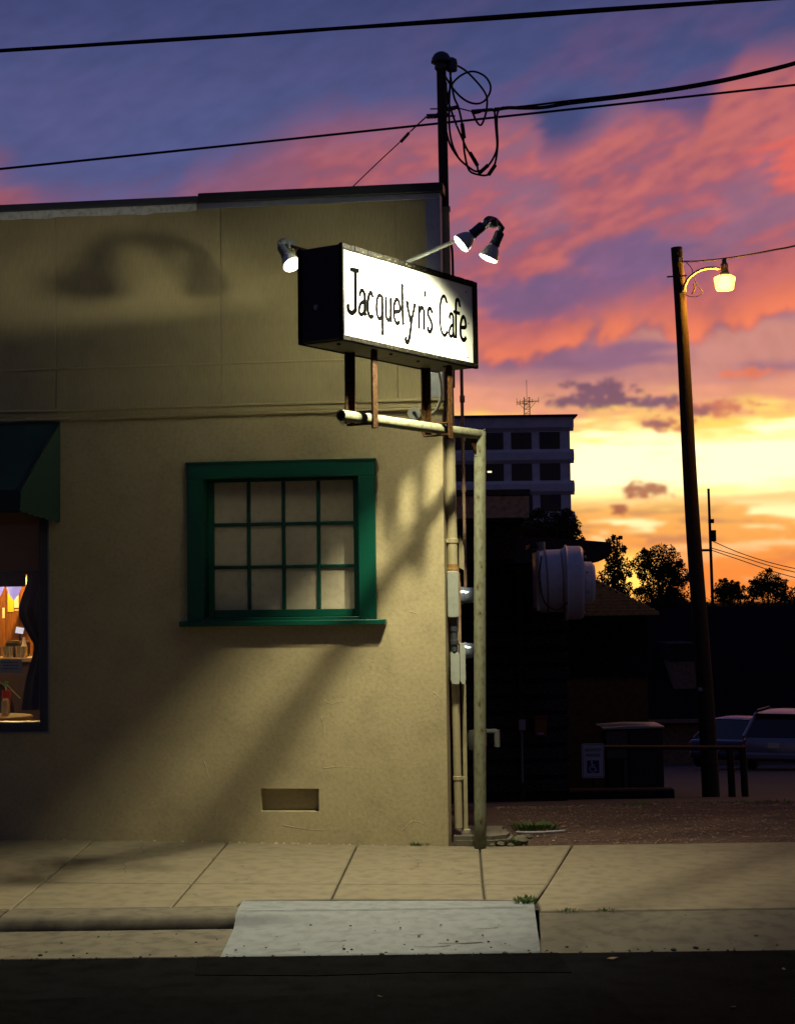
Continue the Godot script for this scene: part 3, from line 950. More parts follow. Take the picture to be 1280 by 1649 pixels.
	for r in [[-1.765, 2.482, -0.457, 2.59], [-1.762, 1.51, -1.656, 2.482], [-0.564, 1.51, -0.46, 2.482]]:
		box(st, Vector3(r[0], r[1], -0.002), Vector3(r[2], r[3], 0.034), 0.005)
	box(st, Vector3(-1.77, 2.585, -0.001), Vector3(-0.452, 2.6, 0.043), 0.004)
	for r in [[-1.662, 1.52, -1.646, 2.52], [-0.574, 1.52, -0.558, 2.52], [-1.646, 2.503, -0.574, 2.52]]:
		box(st, Vector3(r[0], r[1], -0.2), Vector3(r[2], r[3], 0.0335))
	var win := build("window_frame", st, M.green_paint, c)
	tag(win, "green framed window of twelve frosted panes")
	st = mb()
	box(st, Vector3(-1.811, 1.474, -0.002), Vector3(-0.394, 1.512, 0.08), 0.006)
	box(st, Vector3(-1.646, 1.50, -0.2), Vector3(-0.574, 1.533, 0.0335), 0.004)
	build("sill", st, M.green_paint, win)
	st = mb()
	box(st, Vector3(-1.646, 1.533, -0.135), Vector3(-1.604, 2.503, -0.09), 0.004)
	box(st, Vector3(-0.629, 1.533, -0.135), Vector3(-0.574, 2.503, -0.09), 0.004)
	box(st, Vector3(-1.604, 2.466, -0.134), Vector3(-0.629, 2.503, -0.091), 0.004)
	box(st, Vector3(-1.604, 1.533, -0.134), Vector3(-0.629, 1.585, -0.091), 0.004)
	build("sash", st, M.green_paint, win)
	for k in 3:
		var x := -1.604 + 0.975 * (k + 1) / 4.0
		one_box("glazing_bar", Vector3(x - 0.012, 1.585, -0.128), Vector3(x + 0.012, 2.466, -0.094), M.green_paint, win, 0.006)
	for k in 2:
		var y := 1.585 + 0.881 * (k + 1) / 3.0
		for q in 4:
			one_box("glazing_bar", Vector3(-1.604 + 0.24375 * q + (0.012 if q else 0.0), y - 0.011, -0.127), Vector3(-1.604 + 0.24375 * (q + 1) - (0.012 if q < 3 else 0.0), y + 0.011, -0.096), M.green_paint, win, 0.005)
	for r in 3:
		for q in 4:
			st = mb(false)
			var x0 := -1.604 + 0.24375 * q
			var y0 := 1.585 + 0.29367 * r
			var z := -0.115 + rng.randf_range(-0.001, 0.001)
			# old glass: slightly bowed
			var bow := rng.randf_range(-0.004, 0.004)
			for i in 6:
				for j in 6:
					var pp := []
					for d in [[0, 0], [1, 0], [1, 1], [0, 1]]:
						var a := float(i + d[0]) / 6
						var b := float(j + d[1]) / 6
						pp.append(Vector3(x0 + 0.24375 * a, y0 + 0.29367 * b, z + bow * (4 * a * (1 - a)) * (4 * b * (1 - b))))
					quad(st, pp[0], pp[1], pp[2], pp[3])
			box(st, Vector3(x0, y0, z - 0.012), Vector3(x0 + 0.24375, y0 + 0.29367, z - 0.007))
			build("pane", st, M.frosted_pane, win)
	# storefront window
	st = mb()
	box(st, Vector3(-2.822, 0.765, -0.16), Vector3(-2.757, 2.348, 0.004), 0.004)
	box(st, Vector3(-6.0, 0.767, -0.16), Vector3(-2.822, 0.83, 0.003), 0.004)
	box(st, Vector3(-6.0, 2.29, -0.16), Vector3(-2.822, 2.348, 0.003), 0.004)
	box(st, Vector3(-5.998, 0.83, -0.16), Vector3(-5.93, 2.29, 0.004), 0.004)
	box(st, Vector3(-4.45, 0.83, -0.15), Vector3(-4.39, 2.29, -0.01), 0.004)
	var sf := build("storefront_frame", st, M.slate_frame, c)
	one_box("bead", Vector3(-2.76, 0.75, 0.0), Vector3(-2.745, 2.36, 0.008), M.steel_edge, sf, 0.002)
	one_box("bead", Vector3(-6.0, 0.75, 0.0), Vector3(-2.76, 0.764, 0.009), M.steel_edge, sf, 0.002)
	st = mb()
	quad(st, Vector3(-4.39, 0.83, -0.09), Vector3(-2.822, 0.83, -0.09), Vector3(-2.822, 2.29, -0.09), Vector3(-4.39, 2.29, -0.09))
	build("pane", st, M.window_glass, sf)
	st = mb()
	quad(st, Vector3(-5.93, 0.83, -0.09), Vector3(-4.45, 0.83, -0.09), Vector3(-4.45, 2.29, -0.09), Vector3(-5.93, 2.29, -0.09))
	build("pane", st, M.window_glass, sf)
	# room: floor, ceiling, partitions
	st = mb()
	box(st, Vector3(-7.0, -0.05, -4.75), Vector3(-2.0, 0.02, -0.22))
	build("floor", st, M.room_dark, c)
	st = mb()
	box(st, Vector3(-7.0, 2.7, -4.75), Vector3(-2.0, 2.8, -0.22))
	build("ceiling", st, M.room_plain, c)
	st = mb()
	box(st, Vector3(-2.1, 0.02, -4.75), Vector3(-2.0, 2.7, -0.22))
	build("partition", st, M.room_plain, c)
	st = mb()
	box(st, Vector3(-7.0, 0.02, -4.75), Vector3(-2.0, 2.7, -4.62))
	var bw := build("partition", st, M.panelling, c)
	for k in 34:   # boards of the panelling
		one_box("board", Vector3(-6.9 + k * 0.14, 0.02, -4.62), Vector3(-6.9 + k * 0.14 + 0.134, 2.7, -4.608 + 0.002 * (k % 3)), M.panelling, bw, 0.003)
	# awning over the storefront window
	var a := thing("awning", "dark green canvas awning with scalloped valance over the storefront window", "awning", CORNER, WALL_TURN)
	st = mb()
	var nrm := Vector3(0, 0.78, 0.532).normalized() * 0.004
	for e in 18:
		var xa := lerpf(-6.3, -2.675, e / 18.0)
		var xb := lerpf(-6.3, -2.675, (e + 1) / 18.0)
		for k in 6:
			var pts := []
			for d in [[xa, k + 1], [xb, k + 1], [xb, k], [xa, k]]:
				var t: float = d[1] / 6.0
				var droop := -0.012 * sin(PI * t) * (0.6 + 0.4 * sin(d[0] * 9.0))
				pts.append(Vector3(d[0], lerpf(2.906, 2.374, t), lerpf(0.006, 0.78, t)) + Vector3(0, droop, droop * 0.5))
			quad(st, pts[0], pts[1], pts[2], pts[3])
			quad(st, pts[3] - nrm, pts[2] - nrm, pts[1] - nrm, pts[0] - nrm)
	build("canopy", st, M.awning_canvas, a)
	st = mb()
	var hem := [0.0, 2.906, 0.78, 2.374, 0.787, 2.252]
	for k in range(0, 41):
		var t := k / 40.0
		hem.append_array([lerpf(0.787, 0.004, t), lerpf(2.250, 2.212, t) - 0.012 * absf(sin(t * 7.0 * PI))])
	prism(st, poly(hem), -0.003, 0.003, Transform3D(Basis(Vector3(0, 0, 1), Vector3(0, 1, 0), Vector3(-1, 0, 0)), Vector3(-2.673, 0, 0)))
	build("side_panel", st, M.awning_canvas, a)
	st = mb()
	var vl := [-2.676, 2.374, -6.3, 2.374]
	for k in 160:
		var t := k / 159.0
		vl.append_array([lerpf(-6.3, -2.676, t), 2.262 - 0.016 * absf(sin(t * 26.0 * PI))])
	prism(st, poly(vl), 0.780, 0.786)
	build("valance", st, M.awning_canvas, a)
	st = mb()
	rod(st, Vector3(-6.28, 2.378, 0.765), Vector3(-2.69, 2.378, 0.765), 0.012)
	rod(st, Vector3(-2.69, 2.378, 0.765), Vector3(-2.69, 2.378, 0.01), 0.012)
	rod(st, Vector3(-2.69, 2.378, 0.765), Vector3(-2.69, 2.88, 0.015), 0.012)
	build("frame", st, M.dark_steel, a)

func cafe_inside() -> void:
	var shade := thing("roller_shade", "brown roller shade drawn halfway down inside the storefront window", "window shade", CORNER, WALL_TURN)
	one_box("cloth", Vector3(-4.36, 1.875, -0.150), Vector3(-2.84, 2.34, -0.147), M.shade_cloth, shade, 0.0)
	one_box("hem_bar", Vector3(-4.36, 1.853, -0.156), Vector3(-2.84, 1.878, -0.142), M.black_plastic, shade, 0.004)
	var rail := thing("curtain_valance", "black cloth valance hanging below the brown roller shade", "valance", CORNER, WALL_TURN)
	var st := mb(false)
	for k in 60:
		var p := []
		for d in [[0, 1.77], [1, 1.77], [1, 1.86], [0, 1.86]]:
			var x := lerpf(-4.36, -2.99, (k + d[0]) / 60.0)
			p.append(Vector3(x, d[1], -0.19 + 0.012 * sin(x * 40.0)))
		quad(st, p[0], p[1], p[2], p[3])
	build("cloth", st, M.black_plastic, rail)
	var cu := thing("curtain", "dark curtain gathered at the right side of the storefront window", "curtain", CORNER, WALL_TURN)
	st = mb(false)
	var edge := [Vector2(-2.985, 1.86), Vector2(-2.99, 1.785), Vector2(-3.045, 1.59), Vector2(-2.965, 1.415), Vector2(-2.932, 1.33), Vector2(-2.985, 1.13), Vector2(-3.025, 0.90)]
	var cv := curve(edge.map(func(q: Vector2) -> Vector3: return Vector3(q.x, q.y, 0)), 6)
	for i in cv.size() - 1:
		for k in 24:
			var p := []
			for d in [[1, 0], [1, 1], [0, 1], [0, 0]]:
				var t: float = (k + d[1]) / 24.0
				var q := cv[i + d[0]]
				p.append(Vector3(lerpf(q.x, -2.80, t), q.y, -0.21 + 0.02 * sin(t * 21.0 + q.y * 1.5)))
			quad(st, p[0], p[1], p[2], p[3])
	build("cloth", st, M.curtain_cloth, cu)
	var note := thing("paper_notice", "bluish paper notice with dark lettering taped inside the storefront glass", "notice", CORNER, WALL_TURN)
	one_box("sheet", Vector3(-3.15, 1.168, -0.101), Vector3(-2.985, 1.262, -0.0995), M.paper_blue, note, 0.0)
	st = mb()
	for r in 3:   # rows of writing too small to read: short dark dashes
		var x := -3.135 + 0.015 * (r % 2)
		while x < -3.01:
			var l := rng.randf_range(0.008, 0.022)
			stroke(st, [x, 1.24 - 0.022 * r, x + l, 1.24 - 0.022 * r], 0.007, 0.007, -0.0985)
			x += l + 0.006
	build("lettering", st, M.ink, note)
	# pendant lamps with their own light
	for k in 2:
		var pd := thing("pendant_lamp", ["violet cone pendant lamp nearest the gathered curtain", "violet cone pendant lamp at the left edge beside another"][k], "lamp", CORNER, WALL_TURN, "violet pendant lamps in the cafe")
		var px: float = [-3.936, -4.09][k]
		st = mb()
		soft_lathe(st, [Vector2(0.0, 1.69), Vector2(0.012, 1.70), Vector2(0.044, 1.745), Vector2(0.046, 1.75), Vector2(0.073, 1.83), Vector2(0.06, 1.87), Vector2(0.01, 1.9)], Vector3(px, 0, -2.5), Vector3.UP, 24)
		build("shade", st, M.pendant_violet, pd)
		st = mb()
		rod(st, Vector3(px, 1.89, -2.5), Vector3(px, 2.7, -2.5), 0.005, 6)
		build("cord", st, M.black_plastic, pd)
		var l := OmniLight3D.new()
		l.name = "glow"
		l.position = Vector3(px, 1.78, -2.5)
		l.light_color = Color(0.75, 0.7, 1.0)
		l.light_energy = 0.05
		l.light_size = 0.06
		l.omni_range = 9.0
		l.omni_attenuation = 2.0
		l.shadow_enabled = true
		pd.add_child(l)
	for k in 2:
		var gl := thing("ceiling_light", ["warm globe ceiling light inside the cafe near the window", "warm globe ceiling light deeper inside the cafe"][k], "lamp", CORNER, WALL_TURN, "globe ceiling lights in the cafe")
		var gp := [Vector3(-4.35, 2.50, -4.1), Vector3(-4.9, 2.50, -1.9)][k] as Vector3
		st = mb()
		soft_lathe(st, [Vector2(0.001, -0.12), Vector2(0.07, -0.10), Vector2(0.115, -0.04), Vector2(0.12, 0.02), Vector2(0.09, 0.08), Vector2(0.05, 0.12)], gp, Vector3.UP, 20)
		build("globe", st, M.ceiling_glow, gl)
		st = mb()
		rod(st, gp + Vector3(0, 0.11, 0), gp + Vector3(0, 0.2, 0), 0.06)
		build("mount", st, M.steel_bright, gl)
		var l := OmniLight3D.new()
		l.name = "glow"
		l.position = gp
		l.light_color = Color(1.0, 0.84, 0.46)
		l.light_energy = 5.0 if k == 0 else 1.2
		l.light_size = 0.11
		l.omni_range = 12.0
		l.omni_attenuation = 2.0
		l.shadow_enabled = true
		gl.add_child(l)
	# papers on the panelled wall
	for p in [["yellow paper strip pinned to the panelled wall", -4.61, 1.62, -4.55, 1.86, "paper_yellow", "poster"], ["narrow white paper strip right of the yellow one", -4.545, 1.66, -4.50, 1.86, "paper_white", "poster"],
			["cream card high on the panelled wall beside the curtain", -4.43, 1.80, -4.385, 1.96, "paper_white", "card"], ["small white switch plate on the panelled wall", -4.465, 1.715, -4.435, 1.765, "paper_white", "switch plate"], ["small white note at the far left of the panelled wall", -4.665, 1.56, -4.64, 1.66, "paper_white", "note"]]:
		var o := thing(p[6].replace(" ", "_"), p[0], p[6], CORNER, WALL_TURN)
		one_box("sheet", Vector3(p[1] - 0.17, p[2] - 0.03, -4.604), Vector3(p[3] - 0.17, p[4] - 0.03, -4.600), M[p[5]], o, 0.0)
	var sh := thing("wall_shelf", "small pale shelf on the panelled wall", "shelf", CORNER, WALL_TURN)
	one_box("board", Vector3(-4.66, 1.60, -4.6), Vector3(-4.52, 1.612, -4.46), M.paper_white, sh)
	# counter and what stands on it
	var ct := thing("counter", "dark wooden service counter at the back of the cafe", "counter", CORNER, WALL_TURN)
	one_box("counter_top", Vector3(-5.4, 1.14, -3.75), Vector3(-3.85, 1.18, -3.2), M.room_plain, ct, 0.006)
	one_box("front_board", Vector3(-5.38, 0.02, -3.70), Vector3(-3.9, 1.14, -3.24), M.room_dark, ct, 0.004)
	var reg := thing("cash_register", "black cash register with small lit screen on the counter", "register", CORNER, WALL_TURN)
	one_box("body", Vector3(-4.34, 1.18, -3.65), Vector3(-4.20, 1.33, -3.35), M.black_plastic, reg, 0.02)
	st = mb()
	box(st, Vector3(-0.045, -0.03, -0.006), Vector3(0.045, 0.04, 0.0), 0.003, Transform3D(Basis.from_euler(Vector3(-0.25, 0.1, -0.15)), Vector3(-4.225, 1.415, -3.42)))
	build("screen_back", st, M.black_plastic, reg)
	st = mb()
	box(st, Vector3(-0.037, -0.022, 0.001), Vector3(0.037, 0.033, 0.002), 0.0, Transform3D(Basis.from_euler(Vector3(-0.25, 0.1, -0.15)), Vector3(-4.225, 1.415, -3.42)))
	build("screen", st, M.screen_glow, reg)
	st = mb()
	rod(st, Vector3(-4.23, 1.32, -3.46), Vector3(-4.225, 1.40, -3.43), 0.012)
	build("stalk", st, M.black_plastic, reg)
	for k in 5:
		var gs := thing("glass_tumbler", ["clear tumbler at the left end of the counter row", "second tumbler from the left on the counter", "middle tumbler of the counter row", "tumbler left of the bottle on the counter", "tumbler at the right end of the counter"][k], "glass", CORNER, WALL_TURN, "glasses on the counter")
		st = mb()
		lathe(st, [Vector2(0, 0), Vector2(0.02, 0), Vector2(0.026, 0.10), Vector2(0.023, 0.10), Vector2(0.018, 0.008), Vector2(0, 0.008)], Vector3(-4.37 + k * 0.06, 1.18, -3.27 - 0.02 * (k % 2)), Vector3.UP, 14)
		build("glass", st, M.steel_bright, gs)
	var bt := thing("cream_bottle", "cream coloured bottle on the counter beside the curtain", "bottle", CORNER, WALL_TURN)
	st = mb()
	lathe(st, [Vector2(0, 0), Vector2(0.03, 0), Vector2(0.03, 0.09), Vector2(0.012, 0.14), Vector2(0.012, 0.18), Vector2(0, 0.18)], Vector3(-4.15, 1.18, -3.33), Vector3.UP, 14)
	build("glass", st, M.paper_white, bt)
	# table by the window
	var tb := thing("cafe_table", "round dark table just inside the storefront window", "table", CORNER, WALL_TURN)
	st = mb()
	lathe(st, [Vector2(0, 0.775), Vector2(0.36, 0.775), Vector2(0.37, 0.785), Vector2(0.37, 0.80), Vector2(0.36, 0.808), Vector2(0, 0.808)], Vector3(-3.62, 0, -1.0), Vector3.UP, 36)
	build("table_top", st, M.room_plain, tb)
	st = mb()
	lathe(st, [Vector2(0.25, 0.02), Vector2(0.24, 0.04), Vector2(0.04, 0.07), Vector2(0.035, 0.775)], Vector3(-3.62, 0, -1.0), Vector3.UP, 20)
	build("pedestal", st, M.dark_steel, tb)
	var jr := thing("napkin_holder", "clear napkin holder standing on the cafe table", "napkin holder", CORNER, WALL_TURN)
	one_box("holder", Vector3(-3.49, 0.808, -1.08), Vector3(-3.44, 0.92, -1.03), M.steel_bright, jr, 0.006)
	one_box("napkins", Vector3(-3.483, 0.82, -1.073), Vector3(-3.447, 0.935, -1.037), M.paper_white, jr, 0.004)
	var cupo := thing("drink_cup", "red drink cup with green tag and pale straw on the cafe table", "cup", CORNER, WALL_TURN)
	st = mb()
	lathe(st, [Vector2(0, 0.81), Vector2(0.026, 0.81), Vector2(0.034, 0.99), Vector2(0.031, 0.99), Vector2(0, 0.95)], Vector3(-3.52, 0, -1.22), Vector3.UP, 16)
	build("cup", st, M.red_bit, cupo)
	one_box("green_tag", Vector3(-3.535, 1.02, -1.22), Vector3(-3.505, 1.06, -1.214), M.green_bit, cupo, 0.001)
	st = mb()
	rod(st, Vector3(-3.53, 1.05, -1.22), Vector3(-3.50, 0.86, -1.21), 0.004, 8)
	rod(st, Vector3(-3.51, 1.03, -1.21), Vector3(-3.385, 0.93, -1.16), 0.004, 8)
	build("straw", st, M.paper_white, cupo)
	var ch := thing("cafe_chair", "black round backed chair behind the cafe table", "chair", CORNER, WALL_TURN)
	st = mb()
	var arc := []
	for k in 9: arc.append(Vector3(-3.80 + 0.19 * cos(PI - PI * k / 8.0), 0.80 + 0.24 * sin(PI * k / 8.0), -1.6))
	tube(st, curve(arc, 3), 0.018, 10)
	box(st, Vector3(-3.95, 0.55, -1.61), Vector3(-3.65, 0.98, -1.59), 0.008)
	build("backrest", st, M.black_plastic, ch)
	one_box("seat", Vector3(-3.99, 0.44, -1.60), Vector3(-3.61, 0.48, -1.24), M.black_plastic, ch, 0.01)
	for q in [[-3.98, -1.59], [-3.64, -1.59], [-3.98, -1.27], [-3.64, -1.27]]:
		one_box("leg", Vector3(q[0], 0.02, q[1]), Vector3(q[0] + 0.028, 0.80 if q[1] < -1.5 else 0.44, q[1] + 0.028), M.black_plastic, ch)

# ------------------------------------------------------------------ the sign and its floodlights
const SIGN_AT := Vector3(0.514, 0.0, 0.0625)
const SIGN_TURN := 0.9861

func sign_and_lamps() -> void:
	var s := thing("cafe_sign", "white painted cafe sign in black box on a rusty pipe post", "sign", SIGN_AT, SIGN_TURN)
	var st := mb()
	tube(st, curve([Vector3(0, -0.05, 0), Vector3(0.011, 1.4, 0.017), Vector3(0.022, 2.60, 0.033), Vector3(0.022, 2.755, 0.033)], 4), 0.0395, 24)
	lathe(st, [Vector2(0.0395, 0), Vector2(0.0415, 0.004), Vector2(0.0395, 0.008)], Vector3(0.021, 2.585, 0.032), Vector3.UP, 24)
	build("post", st, M.post_paint, s)
	st = mb()
	lathe(st, [Vector2(0, 0.1), Vector2(0.026, 0.1), Vector2(0.028, 0), Vector2(0.034, 0), Vector2(0.034, 1.57), Vector2(0, 1.57)], Vector3(-1.524, 2.729, 0), Vector3(1.57, 0.003, 0.034), 24)
	build("beam", st, M.post_paint, s)
	st = mb()
	prism(st, poly([-0.11, 2.705, 0.0, 2.705, 0.0, 2.60, -0.025, 2.60]), 0.018, 0.03)
	build("gusset", st, M.strut_rust, s)
	for q in [[-1.31, -0.1], [-1.31, 0.1], [-0.455, -0.1], [-0.455, 0.1]]:
		st = mb()
		var zz := signf(q[1])
		box(st, Vector3(q[0] - 0.026, 2.665 if zz > 0 else 2.70, q[1] - 0.004), Vector3(q[0] + 0.026, 3.142, q[1] + 0.004), 0.0015)
		box(st, Vector3(q[0] + 0.018, 2.665 if zz > 0 else 2.70, minf(q[1], q[1] - zz * 0.045) + 0.0045), Vector3(q[0] + 0.0265, 3.142, maxf(q[1], q[1] - zz * 0.045) - 0.0045), 0.0015)
		build("strut", st, M.strut_rust, s)
	for x in [-1.31, -0.455]:
		st = mb()
		box(st, Vector3(x - 0.024, 2.688, -0.095), Vector3(x + 0.017, 2.698, 0.095), 0.002)
		box(st, Vector3(x - 0.024, 2.762, -0.095), Vector3(x + 0.017, 2.772, 0.095), 0.002)
		build("clamp", st, M.strut_rust, s)
	# the box
	st = mb()
	box(st, Vector3(-1.729, 3.146, -0.128), Vector3(-0.214, 3.698, 0.148), 0.004)
	var bx := build("sign_box", st, M.sign_black, s)
	st = mb()
	box(st, Vector3(-1.70, 3.138, -0.12), Vector3(-0.99, 3.1455, 0.14), 0.002)
	box(st, Vector3(-0.982, 3.138, -0.12), Vector3(-0.24, 3.1455, 0.14), 0.002)
	build("base_plate", st, M.sign_under, bx)
	for q in [[-1.62, 0.06], [-1.1, 0.08], [-0.75, 0.05], [-0.45, 0.06]]:
		st = mb()
		rod(st, Vector3(q[0], 3.128, q[1]), Vector3(q[0], 3.139, q[1]), 0.012, 10)
		build("bolt", st, M.dark_steel, bx)
	st = mb()
	rod(st, Vector3(-1.741, 3.345, -0.02), Vector3(-1.728, 3.345, -0.02), 0.010, 12)
	rod(st, Vector3(-1.736, 3.345, -0.02), Vector3(-1.728, 3.345, -0.02), 0.016, 12)
	build("bolt", st, M.lamp_metal, bx)
	for side in [1.0, -1.0]:
		var z0 := 0.146 if side > 0 else -0.152
		st = mb()
		box(st, Vector3(-1.736, 3.668, z0), Vector3(-0.212, 3.704, z0 + 0.028), 0.004)
		box(st, Vector3(-1.736, 3.136, z0), Vector3(-0.212, 3.168, z0 + 0.028), 0.004)
		box(st, Vector3(-1.736, 3.168, z0), Vector3(-1.714, 3.668, z0 + 0.0275), 0.003)
		box(st, Vector3(-0.262, 3.168, z0), Vector3(-0.212, 3.668, z0 + 0.0275), 0.003)
		# crimped corners and the seam of the metal edging
		for k in 26:
			var x := lerpf(-1.72, -0.23, (k + rng.randf() * 0.6) / 26.0)
			var wv := rng.randf_range(0.012, 0.03)
			box(st, Vector3(x - wv, 3.672, z0 + 0.004), Vector3(x + wv, 3.7035 + rng.randf_range(0.0005, 0.002), z0 + 0.0275 + rng.randf_range(0.0015, 0.0045)), 0.004)
			if k % 2: box(st, Vector3(x - wv, 3.1375, z0 + 0.004), Vector3(x + wv, 3.164, z0 + 0.0275 + rng.randf_range(0.001, 0.0035)), 0.004)
		build("edge_frame", st, M.sign_frame, bx)
		st = mb()
		box(st, Vector3(-1.714, 3.168, z0 + 0.006), Vector3(-0.262, 3.668, z0 + 0.016))
		build("face_panel", st, M.sign_white, bx)
	var z := 0.146 + 0.0175
	for q in [[-1.658, 3.615], [-1.649, 3.205], [-0.339, 3.623], [-0.326, 3.198], [-0.316, 3.42], [-0.968, 3.191], [-0.96, 3.632]]:
		st = mb()
		lathe(st, [Vector2(0.006, 0), Vector2(0.005, 0.002), Vector2(0, 0.003)], Vector3(q[0], q[1], z - 0.0015), Vector3(0, 0, 1), 10)
		build("screw", st, M.dark_steel, bx)
	# lettering: Jacquelyn's Cafe, brush strokes
	var L := [
		[["J", 0.016, 0.016, -1.640, 3.561, -1.549, 3.568], ["", 0.021, 0.016, -1.591, 3.562, -1.593, 3.353, -1.602, 3.324, -1.626, 3.308, -1.652, 3.311, -1.668, 3.326, -1.668, 3.347]],
		[["a", 0.011, 0.019, -1.550, 3.422, -1.531, 3.454, -1.506, 3.449, -1.496, 3.422, -1.497, 3.339, -1.488, 3.309], ["", 0.013, 0.012, -1.497, 3.394, -1.535, 3.378, -1.556, 3.344, -1.551, 3.317, -1.527, 3.312, -1.497, 3.339]],
		[["c", 0.012, 0.012, -1.415, 3.434, -1.427, 3.456, -1.449, 3.443, -1.464, 3.399, -1.465, 3.350, -1.452, 3.318, -1.430, 3.311, -1.409, 3.327]],
		[["q", 0.009, 0.009, -1.316, 3.449, -1.338, 3.455, -1.363, 3.435, -1.374, 3.391, -1.371, 3.343, -1.353, 3.314, -1.329, 3.320, -1.315, 3.350], ["", 0.013, 0.010, -1.313, 3.456, -1.313, 3.217]],
		[["u", 0.011, 0.011, -1.270, 3.454, -1.274, 3.356, -1.264, 3.322, -1.243, 3.318, -1.222, 3.342], ["", 0.012, 0.011, -1.221, 3.456, -1.224, 3.335, -1.214, 3.306]],
		[["e", 0.012, 0.012, -1.185, 3.377, -1.127, 3.389, -1.129, 3.438, -1.149, 3.457, -1.172, 3.443, -1.186, 3.404, -1.186, 3.347, -1.168, 3.316, -1.146, 3.311, -1.124, 3.327]],
		[["l", 0.018, 0.020, -1.092, 3.562, -1.092, 3.353, -1.082, 3.309]],
		[["y", 0.022, 0.018, -1.043, 3.453, -1.003, 3.336], ["", 0.016, 0.019, -0.954, 3.452, -0.992, 3.352, -1.009, 3.278, -1.025, 3.226, -1.045, 3.206, -1.061, 3.217, -1.062, 3.232], ["", 0.008, 0.008, -1.059, 3.454, -1.022, 3.454], ["", 0.008, 0.008, -0.973, 3.452, -0.938, 3.452]],
		[["n", 0.017, 0.017, -0.904, 3.455, -0.911, 3.306], ["", 0.014, 0.016, -0.906, 3.412, -0.879, 3.445, -0.858, 3.437, -0.851, 3.400, -0.853, 3.308]],
		[["'", 0.016, 0.006, -0.838, 3.552, -0.833, 3.538, -0.840, 3.516]],
		[["s", 0.011, 0.013, -0.757, 3.432, -0.775, 3.455, -0.798, 3.444, -0.806, 3.417, -0.788, 3.393, -0.766, 3.368, -0.760, 3.338, -0.775, 3.310, -0.796, 3.308, -0.810, 3.324]],
		[["C", 0.013, 0.015, -0.582, 3.522, -0.600, 3.553, -0.626, 3.552, -0.650, 3.517, -0.664, 3.448, -0.663, 3.382, -0.648, 3.328, -0.619, 3.305, -0.592, 3.317, -0.576, 3.338]],
		[["a", 0.012, 0.017, -0.552, 3.427, -0.536, 3.454, -0.515, 3.452, -0.504, 3.430, -0.505, 3.343, -0.496, 3.302], ["", 0.013, 0.013, -0.505, 3.388, -0.536, 3.373, -0.557, 3.336, -0.549, 3.312, -0.528, 3.311, -0.505, 3.336]],
		[["f", 0.015, 0.019, -0.424, 3.522, -0.433, 3.554, -0.455, 3.554, -0.469, 3.521, -0.473, 3.303], ["", 0.015, 0.015, -0.500, 3.472, -0.422, 3.471]],
		[["e", 0.017, 0.020, -0.413, 3.383, -0.354, 3.393, -0.357, 3.437, -0.380, 3.457, -0.404, 3.432, -0.417, 3.385, -0.415, 3.334, -0.395, 3.308, -0.370, 3.308, -0.346, 3.328]],
	]
	for i in L.size():
		st = mb()
		var zz := z
		for k in L[i].size():
			var q: Array = L[i][k]
			stroke(st, q.slice(3), q[1] + (0.0165 if i in [2, 3, 4, 5, 10] else (0.009 if i > 10 else 0.013)), q[2] + (0.0165 if i in [2, 3, 4, 5, 10] else (0.009 if i > 10 else 0.013)), zz + 0.0008 * k)
			if i != 6:
				dot_at(st, q[3], q[4], q[1] * 0.5, zz + 0.0008 * k + 0.0004)
		if i in [0, 7, 10, 12, 13]:   # ball ends
			var q: Array = L[i][1] if i in [0, 7] else L[i][0]
			if i in [0, 7, 10]: dot_at(st, q[-2], q[-1], 0.013, zz + 0.003)
			if i in [10, 12, 13]: dot_at(st, q[3], q[4], 0.011, zz + 0.003)
		for kk in [[1, 0], [2, 0], [11, 0]]:
			if i == kk[0]: dot_at(st, L[i][0][3], L[i][0][4], 0.010, zz + 0.003)
		build("letter", st, M.letter_paint_faded if i in [2, 3, 4] else M.letter_paint, bx)
	# floodlights, a pair on each side
	lamp_pair("pair of floodlights on white arm above the sign's lettered face", 1.0)
	lamp_pair("pair of floodlights hanging behind the black end of the sign", -1.0)

func lamp_head(parent: Node, neck: Vector3, aim: Vector3, energy: float, cone: float) -> void:
	aim = aim.normalized()
	var st := mb()
	lathe(st, [Vector2(0, 0), Vector2(0.026, 0), Vector2(0.030, 0.01), Vector2(0.030, 0.075), Vector2(0.033, 0.078), Vector2(0.033, 0.088), Vector2(0.0, 0.088)], neck, aim, 20)
	var head := build("lamp_socket", st, M.lamp_socket, parent)
	st = mb()
	soft_lathe(st, [Vector2(0.024, 0.086), Vector2(0.030, 0.095), Vector2(0.044, 0.115), Vector2(0.056, 0.145), Vector2(0.0605, 0.168), Vector2(0.0615, 0.172), Vector2(0.0585, 0.171), Vector2(0.052, 0.145), Vector2(0.040, 0.118), Vector2(0.02, 0.10)], neck, aim, 28)
	build("reflector", st, M.reflector, head)
	st = mb()
	soft_lathe(st, [Vector2(0.0585, 0.1705), Vector2(0.056, 0.178), Vector2(0.045, 0.184), Vector2(0.03, 0.187), Vector2(0.001, 0.188)], neck, aim, 28)
	build("lit_bulb", st, M.lit_bulb, head)
	var l := SpotLight3D.new()
	l.name = "beam"
	l.light_color = Color(1.0, 0.967, 0.80)
	l.light_energy = energy
	l.light_size = 0.052
	l.spot_angle = cone
	l.spot_angle_attenuation = 1.0
	l.spot_range = 30.0
	l.spot_attenuation = 2.0
	l.shadow_enabled = true
	l.basis = Basis.looking_at(aim, Vector3.UP)
	l.position = neck + aim * 0.195
	parent.add_child(l, true)

const LAMP := 11.5         # the pair that floods the lettered face
const LAMP_BACK := 4.0    # the pair behind

